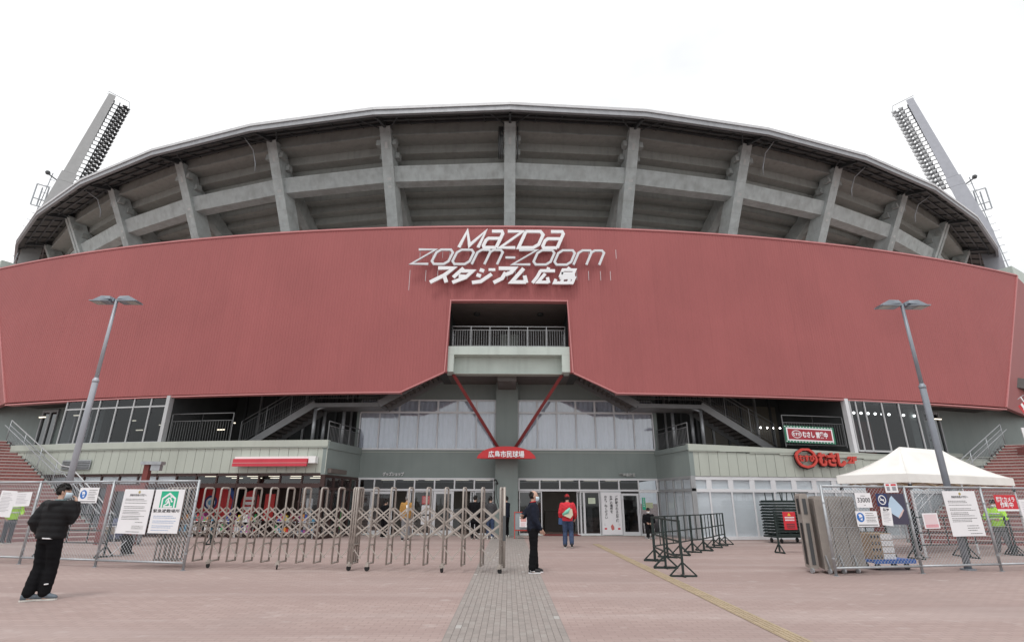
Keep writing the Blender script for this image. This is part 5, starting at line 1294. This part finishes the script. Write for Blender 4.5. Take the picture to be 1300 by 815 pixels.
q = MB(); q.tube([o + nn*.022 + d_*.55 + Vector((0,0,1.2)), o + nn*.03 + d_*.55 + Vector((0,0,1.2))], .2, 16); q.build('white_eye', PAPER, mu)
# ================================================================== PEOPLE
SKIN = mat('skin', (.52,.33,.25), .55, var=.04, scale=12)
HAIRM = mat('black_hair', (.018,.016,.015), .5, var=.3, scale=40)
EYE = mat('eye_dark', (.02,.015,.012), .3, var=0); LIP = mat('lip', (.40,.18,.16), .5, var=0)
MASKM = mat('pale_blue_mask', (.56,.68,.75), .7, var=.03); MASKW = mat('white_mask', (.75,.76,.77), .7, var=.03)
SOLE = mat('shoe_sole', (.62,.61,.57), .6)
def remesh(mb, vox, smooth=4, name='body'):
    me = bpy.data.meshes.new('t'); me.from_pydata(mb.v, [], mb.f)
    o = bpy.data.objects.new('t', me); COL.objects.link(o)
    m = o.modifiers.new('r', 'REMESH'); m.mode = 'VOXEL'; m.voxel_size = vox
    dg = bpy.context.evaluated_depsgraph_get(); r = bpy.data.meshes.new_from_object(o.evaluated_get(dg))
    bpy.data.objects.remove(o); bpy.data.meshes.remove(me)
    bm = bmesh.new(); bm.from_mesh(r)
    for _ in range(smooth): bmesh.ops.smooth_vert(bm, verts=bm.verts, factor=.5, use_axis_x=True, use_axis_y=True, use_axis_z=True)
    bm.to_mesh(r); bm.free(); r.name = name
    r.polygons.foreach_set('use_smooth', [True]*len(r.polygons)); return r
def limb(mb, pts, rs, n=12):
    """rounded tapered limb"""
    P = [Vector(p) for p in pts]; d0 = (P[0]-P[1]).normalized(); d1 = (P[-1]-P[-2]).normalized()
    mb.tube([P[0]+d0*rs[0]*.8, P[0]+d0*rs[0]*.5] + P + [P[-1]+d1*rs[-1]*.5, P[-1]+d1*rs[-1]*.8], [rs[0]*.45, rs[0]*.85] + list(rs) + [rs[-1]*.85, rs[-1]*.45], n)
def rings(mb, rr, n=18):      # rr: (cx, cy, z, rx, ry)
    b = len(mb.v)
    for cx, cy, z, rx, ry in rr:
        for j in range(n):
            a = 2*pi*j/n; ca, sa = cos(a), sin(a); e = .86
            mb.v.append((cx + rx*math.copysign(abs(ca)**e, ca), cy + ry*math.copysign(abs(sa)**e, sa), z))
    k = len(rr)
    for i in range(k-1):
        for j in range(n): mb.f.append((b+i*n+j, b+i*n+(j+1)%n, b+(i+1)*n+(j+1)%n, b+(i+1)*n+j)); mb.m.append(0)
    mb.f.append(tuple(b+j for j in reversed(range(n)))); mb.m.append(0); mb.f.append(tuple(b+(k-1)*n+j for j in range(n))); mb.m.append(0)
def hand(mb, w, d, pn, side):
    """palm, four curled fingers and a thumb; d = along the hand, pn = palm normal"""
    w, d, pn = Vector(w), Vector(d).normalized(), Vector(pn).normalized(); pn = (pn - d*pn.dot(d)).normalized(); sd = d.cross(pn)*side
    K = []
    for i, o in enumerate((-.027,-.009,.009,.027)):
        mb.tube([w + sd*o*.6 - d*.02, w + sd*o*.9 + d*.04, w + sd*o + d*.088], [.013,.014,.0115], 8); K.append(w + sd*o + d*.088)
    for k, L_ in zip(K, (.068,.080,.075,.058)):
        b1 = k + (d*.92 + pn*.28)*L_*.45; b2 = b1 + (d*.62 + pn*.70)*L_*.33; b3 = b2 + (d*.25 + pn*.85)*L_*.28
        mb.tube([k - d*.012, k, b1, b2, b3, b3 + pn*.004], [.0095,.0095,.0088,.0080,.0070,.004], 7)
    t0 = w + d*.022 - sd*.024; t1 = t0 + d*.03 - sd*.028 + pn*.012; t2 = t1 + d*.03 - sd*.006 + pn*.016; t3 = t2 + d*.022 + sd*.004 + pn*.012
    mb.tube([t0, t1, t2, t3, t3 + d*.004], [.0125,.012,.0105,.0085,.004], 8)
def blob(mb, c, r, sc=(1,1,1), n=14, m=10): mb.sphere(c, r, n, m, sc)
def person(label, x, y, heading, h, top, legs, shoes, pose=None, hair='short', mask=None, long=0.0, puffer=False, group=None, baggy=0.0, hem=.86, collar=None, shoe_stripe=None, vest=None):
    k = h/1.75; pose = pose or {}
    J = dict(la=(-.10,0,.085), ra=(.10,0,.085), lk=(-.10,.02,.49), rk=(.10,.02,.49), lh=(-.09,0,.91), rh=(.09,0,.91), ls=(-.185,-.005,1.41), rs=(.185,-.005,1.41),
             le=(-.235,-.03,1.12), re=(.235,-.03,1.12), lw=(-.235,.06,.88), rw=(.235,.06,.88), head=(0,.025,1.625), pel=(0,0,.93), ch=(0,0,1.3))
    J.update({a: b for a, b in pose.items() if a in J})
    V3 = {a: Vector(b)*k for a, b in J.items()}
    hy = R_(pose.get('yaw', 0)); hp = R_(pose.get('nod', 0)); Rh = Matrix.Rotation(hy, 3, 'Z') @ Matrix.Rotation(-hp, 3, 'X'); hc = V3['head']
    H = lambda p: hc + Rh @ (Vector(p)*k)
    lean = pose.get('lean', 0.)
    pel, ch = V3['pel'], V3['ch']; mid = (pel+ch)/2
    bd = MB()
    def torso(mb, g=0., z0=None, z1=None):
        s = V3['ls'].lerp(V3['rs'], .5); pz = pel
        rr = [(pz.x,pz.y,pz.z-.09*k,.125*k+g,.095*k+g),(pz.x,pz.y,pz.z,.165*k+g,.115*k+g),(mid.x,mid.y,mid.z-.03*k,.145*k+g,.105*k+g),(ch.x,ch.y,ch.z-.07*k,.160*k+g,.115*k+g),(ch.x,ch.y,ch.z+.02*k,.172*k+g,.118*k+g),(s.x,s.y,s.z-.01*k,.168*k+g,.098*k+g),(s.x*.7+hc.x*.3,s.y*.8+hc.y*.2,s.z+.045*k,.105*k+g*.8,.078*k+g*.6)]
        rings(mb, rr)
    torso(bd)
    for s in 'lr':
        limb(bd, [V3[s+'h'], V3[s+'h'].lerp(V3[s+'k'],.45), V3[s+'k'], V3[s+'k'].lerp(V3[s+'a'],.35), V3[s+'a']], [.083*k,.076*k,.055*k,.056*k,.036*k])
        limb(bd, [V3[s+'s'], V3[s+'s'].lerp(V3[s+'e'],.5), V3[s+'e'], V3[s+'e'].lerp(V3[s+'w'],.35), V3[s+'w']], [.056*k,.050*k,.039*k,.040*k,.026*k])
        f = Matrix.Rotation(R_(pose.get(s+'foot', 0)), 3, 'Z') @ Vector((0,1,0)); limb(bd, [V3[s+'a']-Vector((0,0,.03*k)), V3[s+'a']+f*.10*k-Vector((0,0,.045*k))], [.035*k,.03*k])
    nb = V3['ls'].lerp(V3['rs'], .5)
    bd.tube([nb + Vector((0,0,-.02*k)), nb.lerp(hc,.5), hc + Vector((0,-.01,-.03*k))], [.062*k,.054*k,.055*k], 12)
    # head: skull, face, jaw, nose, ears
    def hsph(c, r, sc): 
        b = len(bd.v); bd.sphere((0,0,0), r, 16, 12, sc)
        for i in range(b, len(bd.v)): bd.v[i] = tuple(hc + Rh @ ((Vector(bd.v[i]) + Vector(c))*k))
    hsph((0,-.012,.028), .098, (.80,1.0,.98)); hsph((0,.028,-.035), .078, (.86,.85,1.08)); hsph((0,.055,-.085), .035, (1.0,.9,.8)); hsph((0,.098,-.012), .016, (.8,1.1,1.5)); hsph((0,.075,.028), .03, (1.5,.5,.6))
    for s in (-1,1): hsph((s*.080,-.005,-.005), .026, (.42,.8,1.25)); hsph((s*.04,.062,-.03), .03, (.9,.6,.8))
    me = remesh(bd, .0155, 2, 'person')
    fine = MB()
    fwd = Vector((0,1,0))
    for s, sg in (('l',-1),('r',1)):
        d = (V3[s+'w'] - V3[s+'e']).normalized(); d = Vector(pose.get(s+'hd', d)).normalized(); pn = pose.get(s+'pn', (-sg*.9,.25,0))
        b = len(fine.v); hb = MB(); hand(hb, (0,0,0), d, pn, sg); 
        fine.add([V3[s+'w'] + Vector(v)*k for v in hb.v], hb.f)
    for s in (-1,1):
        fine.mi = 1; b = MB(); b.sphere((s*.032,.080,.012), .0115, 8, 6, (1.3,.7,.75)); fine.add([H(v) for v in b.v], b.f)
        b = MB(); b.box(s*.032-.02,s*.032+.02,.082,.090,.032,.039); fine.add([H(v) for v in b.v], b.f)
    fine.mi = 2; b = MB(); b.sphere((0,.092,-.062), .02, 8, 6, (1.1,.5,.35)); fine.add([H(v) for v in b.v], b.f)
    bm = bmesh.new(); bm.from_mesh(me); fm_ = fine.mesh('f', [SKIN, EYE, LIP], True); bm.from_mesh(fm_); bm.to_mesh(me); bm.free()
    me.materials.clear()
    for m_ in (SKIN, EYE, LIP): me.materials.append(m_)
    root = bpy.data.objects.new('person', me); COL.objects.link(root); root.location = (x, y, 0); root.rotation_euler = (0,0,R_(heading-90))
    tag(root, label, 'person', group)
    ch_ = lambda nm, mesh: link(nm, mesh, root, local=True)
    # trousers
    t = MB(); g = .014*k + baggy
    rings(t, [(pel.x,pel.y,pel.z-.10*k,.135*k+g,.105*k+g),(pel.x,pel.y,pel.z,.168*k+g,.118*k+g),(pel.x*.6+mid.x*.4,pel.y*.6+mid.y*.4,pel.z+.09*k,.148*k+g,.106*k+g)])
    for s in 'lr':
        a_, kn, hp_ = V3[s+'a'], V3[s+'k'], V3[s+'h']
        limb(t, [hp_, hp_.lerp(kn,.45), kn, kn.lerp(a_,.4), a_ + (kn-a_)*.06], [.086*k+g,.078*k+g,.060*k+g,.060*k+g*1.2,.048*k+g*1.4])
    tm_ = remesh(t, .018, 3, 'trousers')
    wr = random.random()*6
    for v in tm_.vertices:     # creases round the knees and ankles
        v.co += v.normal*(.004*sin(v.co.z*62+wr+5*v.co.x)*sin(v.co.z*17+wr))
    tm_.materials.append(legs); ch_('trousers', tm_)
    # upper garment
    j = MB(); g = .022*k + (.022 if puffer else 0) + baggy*.4
    s_ = V3['ls'].lerp(V3['rs'], .5); hz = (hem - long)*k
    rr = []
    if hz < pel.z - .1*k: rr.append((pel.x,pel.y,hz,.175*k+g,.125*k+g))
    rr += [(pel.x,pel.y,min(pel.z-.02*k, max(hz, pel.z-.09*k)),.170*k+g*.9,.122*k+g*.9),(mid.x,mid.y,mid.z-.03*k,.155*k+g*1.1,.114*k+g*1.1),(ch.x,ch.y,ch.z-.07*k,.164*k+g,.120*k+g),(ch.x,ch.y,ch.z+.02*k,.174*k+g,.122*k+g),(s_.x,s_.y,s_.z-.01*k,.170*k+g*.8,.100*k+g),(s_.x*.7+hc.x*.3,s_.y*.8+hc.y*.2,s_.z+.055*k,.098*k+g*.5,.078*k+g*.6),(s_.x*.6+hc.x*.4,s_.y*.6+hc.y*.4,s_.z+.085*k,.070*k+g*.3,.066*k+g*.3)]
    rings(j, rr)
    for s in 'lr': limb(j, [V3[s+'s'], V3[s+'s'].lerp(V3[s+'e'],.5), V3[s+'e'], V3[s+'e'].lerp(V3[s+'w'],.4), V3[s+'w'] + (V3[s+'e']-V3[s+'w'])*.04], [.060*k+g,.056*k+g,.047*k+g,.045*k+g*.9,.032*k+g*.6])
    if puffer:      # hood lying on the back
        limb(j, [s_ + Vector((-.11,-.075,.04))*k, s_ + Vector((0,-.125,.0))*k, s_ + Vector((.11,-.075,.04))*k], [.05*k,.07*k,.05*k])
    jm = remesh(j, .018, 3, 'jacket')
    for v in jm.vertices:
        if puffer:
            v.co += v.normal*(.009*abs(sin((v.co.z + .05*abs(v.co.x))*pi/.105)) - .004)
        else: v.co += v.normal*(.0045*sin(v.co.z*48+wr+9*v.co.x)*sin(v.co.x*31+wr*2+v.co.y*20))
    jm.materials.append(top); ch_('hooded_jacket' if puffer else 'jacket', jm)
    if collar:
        c = MB(); c.tube([s_ + Vector((.075*cos(a), .066*sin(a)+.012, .095+.012*sin(a)))*k for a in [2*pi*i/14 for i in range(15)]], .014*k, 6); ch_('collar', c.mesh('collar', collar, True))
    if vest:
        q = MB()
        for z in (1.10, 1.27): rings(q, [(ch.x,ch.y,z*k,.176*k+g*1.1,.130*k+g*1.1),(ch.x,ch.y,(z+.05)*k,.180*k+g*1.1,.132*k+g*1.1)])
        ch_('reflective_band', q.mesh('reflective_band', vest, True))
    # shoes
    for s in 'lr':
        a_ = V3[s+'a']; f = Matrix.Rotation(R_(pose.get(s+'foot', 0)), 3, 'Z'); tip = R_(pose.get(s+'tip', 0)); M3 = f @ Matrix.Rotation(-tip, 3, 'X')
        q = MB(); L_ = [(-.075,.030,.045),(-.06,.036,.065),(-.02,.038,.075),(.04,.042,.058),(.10,.046,.042),(.155,.042,.032),(.185,.028,.020)]
        n = 12; b = 0
        for (yy, rx, rz) in L_:
            for i in range(n):
                an = 2*pi*i/n; q.v.append((rx*cos(an), yy, -.062 + rz*.9 + rz*sin(an)*.9))
        for i in range(len(L_)-1):
            for jj in range(n): q.f.append((i*n+jj, i*n+(jj+1)%n, (i+1)*n+(jj+1)%n, (i+1)*n+jj)); q.m.append(0)
        q.f += [tuple(range(n)), tuple((len(L_)-1)*n+i for i in reversed(range(n)))]; q.m += [0,0]
        q.v = [tuple(a_ + M3 @ (Vector(v)*k)) for v in q.v]; sh = ch_('shoe', q.mesh('shoe', shoes, True))
        so = MB(); pl = [(-.032,-.07),(-.036,.02),(-.048,.11),(-.035,.17),(0,.19),(.035,.17),(.048,.11),(.036,.02),(.032,-.07),(0,-.085)]
        so.prism(pl, (0,0,-.083), (1,0,0), (0,1,0), (0,0,.024)); so.v = [tuple(a_ + M3 @ (Vector(v)*k)) for v in so.v]; link('sole', so.mesh('sole', SOLE if shoe_stripe is None else shoe_stripe), sh, local=True)
        if shoe_stripe is not None:
            for sg in (-1,1):
                st = MB(); st.prism([(-.05,-.03),(.06,-.045),(.06,-.03),(-.05,.0)], (sg*.045,0,0), (0,1,0), (0,0,1), (sg*.004,0,0)); st.v = [tuple(a_ + M3 @ (Vector(v)*k)) for v in st.v]; link('side_stripe', st.mesh('side_stripe', shoe_stripe), sh, local=True)
    # hair / headwear
    hb = MB(); nn_, mm_ = 22, 14
    cut = {'short': lambda p: p.z > .035 or (p.y < .02 and p.z > -.055) , 'bald': lambda p: (p.y < -.005 and -.055 < p.z < .075) or (p.y < -.045 and p.z < .10 and p.z > -.05), 'cap': lambda p: p.z > .02, 'long': lambda p: p.z > .04 or p.y < .03}
    fn = cut['short' if hair in ('short','grey') else hair]; sc = (.086,.106,.108)
    vs = []; idx = {}
    def P_(i, jn):
        th = pi*i/mm_; an = 2*pi*jn/nn_; r_ = 1 + .035*sin(7*an + 3*i) * (0 if hair == 'cap' else 1)
        return Vector((sc[0]*sin(th)*cos(an)*r_, -.012 + sc[1]*sin(th)*sin(an)*r_, .03 + sc[2]*cos(th)*r_))
    for i in range(mm_):
        for jn in range(nn_):
            q4 = [P_(i,jn), P_(i+1,jn), P_(i+1,jn+1), P_(i,jn+1)]; c = sum(q4, Vector())/4
            if fn(c): hb.add([H(p) for p in q4], [(0,1,2,3)])
    if hair == 'cap':
        hq = MB()
        for i in range(mm_):
            for jn in range(nn_):
                q4 = [P_(i,jn), P_(i+1,jn), P_(i+1,jn+1), P_(i,jn+1)]; c = sum(q4, Vector())/4
                if c.y < .03 and -.065 < c.z < .03: hq.add([H(p*.99) for p in q4], [(0,1,2,3)])
        hqo = ch_('hair', hq.mesh('hair', HAIRM, True)); hs_ = hqo.modifiers.new('thick', 'SOLIDIFY'); hs_.thickness = .008
    hm = HAIRM if hair != 'grey' else mat('grey_hair', (.35,.34,.33), .7)
    if isinstance(mask, tuple): mask, capm = mask
    else: capm = None
    if hair == 'cap' and capm: hm = capm
    hme = hb.mesh('hair', hm, True); bm = bmesh.new(); bm.from_mesh(hme); bmesh.ops.remove_doubles(bm, verts=bm.verts, dist=.0005); bm.to_mesh(hme); bm.free()
    ho = ch_('cap' if hair == 'cap' else 'hair', hme); so_ = ho.modifiers.new('thick', 'SOLIDIFY'); so_.thickness = .010; so_.offset = .6
    if mask:
        q = MB(); N_ = 9
        for i in range(N_):
            a_ = -1.25 + 2.5*i/(N_-1)
            for z, rr_ in ((-.115,.070),(-.085,.088),(-.045,.098),(-.005,.090)):
                q.v.append(tuple(H((rr_*.86*sin(a_), .010 + rr_*1.06*cos(a_) + .012*(1 if abs(a_) < .5 and z > -.1 else 0), z))))
        for i in range(N_-1):
            for z in range(3): q.f.append((i*4+z, (i+1)*4+z, (i+1)*4+z+1, i*4+z+1)); q.m.append(0)
        mo = ch_('mask', q.mesh('mask', mask, True)); s2 = mo.modifiers.new('thick', 'SOLIDIFY'); s2.thickness = .004
    root['k'] = k
    return root, H, V3
def hold(root, name, mb, m, smooth=False): return link(name, mb.mesh(name, m, smooth), root, local=True)
def held(root, name, label, cat, mb, m, smooth=False):
    """a carried thing stays top-level: same frame as the person"""
    o = link(name, mb.mesh(name, m, smooth)); o.location = root.location; o.rotation_euler = root.rotation_euler; return tag(o, label, cat)

BLK = mat('black_cloth', (.0075,.0075,.009), .9, var=.15, scale=10, spec=.15); BLKP = mat('black_puffer_fabric', (.0085,.0085,.010), .7, var=.2, scale=10, spec=.25)
NAVY = mat('navy_cloth', (.012,.015,.027), .85, var=.12, scale=10, spec=.2); JEANS = mat('blue_jeans', (.035,.055,.11), .85, var=.2, scale=14); REDC = mat('red_hoodie', (.58,.03,.045), .8, var=.06, scale=10)
MUST = mat('mustard_jacket', (.36,.19,.05), .8, var=.1, scale=10); GREYT = mat('grey_trousers', (.20,.20,.21), .85, var=.1); NEON = mat('neon_vest', (.42,.80,.06), .7, var=.06, scale=8); DGREY = mat('charcoal_cloth', (.05,.05,.055), .8, var=.1)
SHB = mat('black_shoe', (.02,.02,.022), .5); SHG = mat('grey_blue_shoe', (.13,.16,.19), .6, var=.08); SHW = mat('white_shoe', (.65,.65,.63), .6)
# 1 man in the black puffer on the left, hand raised to his mask, seen from behind
p, H, V = person('man in a black hooded puffer jacket with a hand at his mask', -7.75, 9.72, 84, 1.83, BLKP, BLK, SHG,
   dict(re=(.265,.03,1.20), rw=(.17,.14,1.44), rhd=(-.35,.1,.75), rpn=(-.8,-.3,.1), le=(-.265,-.10,1.16), lw=(-.22,.04,.96), lhd=(.2,.5,-.7), la=(-.085,-.06,.085), ra=(.085,.05,.085), lk=(-.09,.03,.49), rk=(.09,.07,.49), yaw=-54, nod=4, rfoot=-62, lfoot=-40), 'short', MASKM, puffer=True, baggy=.012, hem=.90)
q = MB(); q.tube([(.02,-.17,.92*1.045),(.12,-.15,.915*1.045),(.175,-.03,.915*1.045)], .012, 6); hold(p, 'shirt_hem', q, PAPER, True)
q = MB(); q.tube([V['ls'].lerp(V['rs'],.5)+Vector((.07*cos(a),.06*sin(a)+.01,.085)) for a in [2*pi*i/14 for i in range(15)]], .02, 6); hold(p, 'neck_scarf', q, mat('check_scarf', (.16,.22,.23), .8, var=.4, scale=60), True)
q = MB(); q.tube([(.135,-.035,.25),(.17,0,.255),(.135,.04,.25)], .010, 6); hold(p, 'ankle_logo', q, PAPER, True)
# 2 man in the middle in profile
p, H, V = person('balding man in navy jacket and black trousers standing in profile near the gate end', .60, 13.5, 2, 1.82, NAVY, BLK, SHB,
   dict(re=(.215,.02,1.13), rw=(.20,.16,.92), rhd=(0,.55,-.8), rpn=(-.95,.1,0), le=(-.24,-.20,1.20), lw=(-.10,-.22,1.17), lhd=(.8,-.2,.15), lpn=(0,-.8,.4), la=(-.09,.04,.085), ra=(.09,-.04,.085), rk=(.09,.0,.49), nod=2), 'bald', MASKM, hem=.88, baggy=.014, collar=REDP, shoe_stripe=PAPER)
# 3 red fan
p, H, V = person('person in red hoodie and red knit cap walking to the doors', 2.2, 20.8, 84, 1.84, REDC, JEANS, SHB,
   dict(la=(-.11,-.10,.085), ra=(.12,-.20,.13), lk=(-.10,.03,.49), rk=(.11,.03,.50), rtip=-35, le=(-.26,-.02,1.13), lw=(-.25,.10,.90), re=(.27,.02,1.13), rw=(.26,.14,.95), yaw=-5, nod=6), 'cap', (None, REDP), baggy=.008, hem=.86)
q = MB(); q.prism([(-.14,1.10),(.10,1.00),(.20,1.12),(.17,1.34),(.05,1.30)], (0,-.165,0), (1,0,0), (0,0,1), (0,-.09,0)); held(p, 'sling_bag', 'mint and cream sling bag across the back of the red hoodie', 'bag', q, mat('cream_bag', (.62,.58,.45), .8))
q = MB(); q.tube([(-.17,-.20,1.12),(.0,-.235,1.24),(.10,-.22,1.36)], [.05,.075,.03], 8); hold(p, 'mint_pouch', q, mat('mint_cloth', (.20,.55,.43), .8), True)
q = MB(); q.tube([(-.19,-.12,1.05),(.02,-.16,1.3),(.13,-.10,1.48),(.12,.05,1.5)], .014, 6); hold(p, 'bag_strap', q, DGREY, True)
q = MB(); q.prism([(-.34,.80),(-.20,.78),(-.20,1.0),(-.33,1.02)], (0,.0,0), (1,0,0), (0,0,1), (0,.12,0)); held(p, 'tote_bag', 'small blue bag hanging at the hip of the red hoodie walker', 'bag', q, mat('blue_bag', (.05,.10,.22), .8))
# 4.. people by the left doors
P_ = [
 ('person in mustard jacket and grey trousers seen from behind at the left doors', -4.38, 24.3, 95, 1.82, MUST, GREYT, SHB, dict(la=(-.1,-.08,.085), ra=(.1,.08,.085)), 'grey', None, 0., 'BAG'),
 ('person in long black coat seen from behind left of the pillar', -1.50, 25.4, 80, 1.84, BLK, BLK, SHB, dict(le=(-.25,.05,1.13), lw=(-.18,.2,1.0)), 'short', None, .22, None),
 ('person in black jacket and blue jeans facing the doors left of the pillar', -.80, 25.5, 70, 1.80, DGREY, JEANS, SHW, dict(re=(.25,.08,1.16), rw=(.15,.25,1.20), nod=12), 'short', None, 0., None),
 ('person in dark jacket with khaki waist bag standing at the grey pillar', -.08, 26.4, 150, 1.82, NAVY, BLK, SHW, dict(re=(.25,.06,1.16), rw=(.13,.22,1.3), le=(-.25,.06,1.16), lw=(-.13,.22,1.3), yaw=20), 'short', None, 0., 'KHAKI'),
 ('dark dressed person looking at the leftmost white framed door', -5.75, 26.3, 60, 1.66, BLK, BLK, SHB, dict(re=(.24,.10,1.16), rw=(.12,.26,1.22)), 'short', MASKW, 0., None),
 ('man in black suit standing inside the left shop', -10.1, 27.3, 200, 1.74, BLK, BLK, SHB, dict(yaw=10), 'short', MASKW, 0., None),
 ('guard in neon yellow vest and pink cap at the left edge', -19.2, 21.95, -25, 1.74, NEON, NAVY, SHB, dict(re=(.27,.03,1.14), rw=(.24,.12,.95), le=(-.27,.05,1.14), lw=(-.2,.2,1.05), yaw=0), 'cap', (MASKW, mat('pink_cap', (.62,.18,.20), .8)), 0., 'VEST'),
 ('guard in neon yellow vest and grey trousers behind the red camera sign', 16.35, 18.75, 215, 1.68, NEON, GREYT, SHB, dict(re=(.30,.16,1.13), rw=(.16,.36,1.12), le=(-.30,.16,1.13), lw=(-.16,.36,1.12), nod=18, la=(-.2,0,.085), ra=(.2,0,.085)), 'short', MASKW, 0., 'VEST'),
 ('person in black coat handling a bag under the white tent', 14.1, 19.6, 160, 1.62, BLK, BLK, SHB, dict(re=(.26,.18,1.2), rw=(.14,.36,1.25), le=(-.26,.18,1.2), lw=(-.1,.36,1.2), nod=25), 'short', MASKW, .18, None),
 ('person in grey trousers standing behind the tall left notice', -13.75, 21.2, -60, 1.72, NAVY, GREYT, SHB, dict(), 'short', MASKW, 0., None),
]
KH = mat('khaki_bag', (.17,.15,.09), .85)
for (lb, x, y, hd, hh_, tp, lg, shx, ps_, hr, mk, lng, ex) in P_:
    p, H, V = person(lb, x, y, hd, hh_, tp, lg, shx, ps_, hr, mk, long=lng, baggy=.006, vest=(mat('silver_band',(.6,.62,.6),.4) if ex == 'VEST' else None))
    if ex == 'BAG':
        q = MB(); q.tube([(.0,-.16,1.42),(.08,-.18,1.25),(.02,-.17,1.12)], [.03,.07,.05], 8); hold(p, 'white_scarf', q, PAPER, True)
    if ex == 'KHAKI':
        q = MB(); q.prism([(-.2,.98),(.2,.98),(.22,1.12),(-.22,1.12)], (0,.15,0), (1,0,0), (0,0,1), (0,.10,0)); held(p, 'waist_bag', 'khaki waist bag on the person at the grey pillar', 'bag', q, KH)
# seated people
def seated(lb, x, y, hd, tp, lg, mk, chair_lb, cm, h=1.68):
    person(lb, x, y, hd, h, tp, lg, SHB, dict(pel=(0,-.12,.56), ch=(0,-.10,.92), ls=(-.185,-.10,1.03), rs=(.185,-.10,1.03), head=(0,-.04,1.25), lh=(-.09,-.10,.53), rh=(.09,-.10,.53), lk=(-.11,.32,.52), rk=(.11,.32,.52), la=(-.11,.36,.085), ra=(.11,.36,.085), le=(-.25,-.02,.76), re=(.25,-.02,.76), lw=(-.12,.22,.70), rw=(.12,.22,.70), nod=18), 'short', mk, hem=.50, baggy=.008)
    c = thing('folding_chair', chair_lb, 'chair', (x,y,0)); a = R_(hd-90)
    ux, uy = Vector((cos(a), sin(a), 0)), Vector((-sin(a), cos(a), 0)); o = Vector((x,y,0)) - uy*.12
    q = MB(); q.obox(o - ux*.21 - uy*.2 + Vector((0,0,.41)), ux*.42, uy*.42, Vector((0,0,.03))); q.build('seat', cm, c)
    q = MB(); q.obox(o - ux*.2 - uy*.24 + Vector((0,0,.62)), ux*.4, uy*.02, Vector((0,0,.2))); q.build('backrest', mat('tan_canvas', (.30,.25,.20), .8), c)
    for s in (-1,1):
        q = MB(); q.tube([o + ux*.21*s - uy*.24 + Vector((0,0,.84)), o + ux*.21*s - uy*.2 + Vector((0,0,.42)), o + ux*.21*s + uy*.2 + Vector((0,0,.012))], .013, 6); q.build('leg', ALU, c, smooth=True)
        q = MB(); q.tube([o + ux*.21*s + uy*.2 + Vector((0,0,.42)), o + ux*.21*s - uy*.26 + Vector((0,0,.012))], .013, 6); q.build('leg', ALU, c, smooth=True)
    for z, f in ((.012,.2),(.012,-.26),(.84,-.24)): q = MB(); q.tube([o - ux*.21 + uy*f + Vector((0,0,z)), o + ux*.21 + uy*f + Vector((0,0,z))], .012, 6); q.build('cross_bar', ALU, c, smooth=True)
seated('seated person in navy and grey clothes behind the left mesh fence', -11.75, 17.3, 75, mat('slate_cloth', (.10,.12,.20), .8), BLK, None, 'white framed folding chair behind the left mesh fence', DGREY)
seated('masked person in black sitting at the right end of the glass entrance', 6.55, 26.2, -100, BLK, BLK, MASKW, 'small white legged chair under the masked person in black', DGREY)
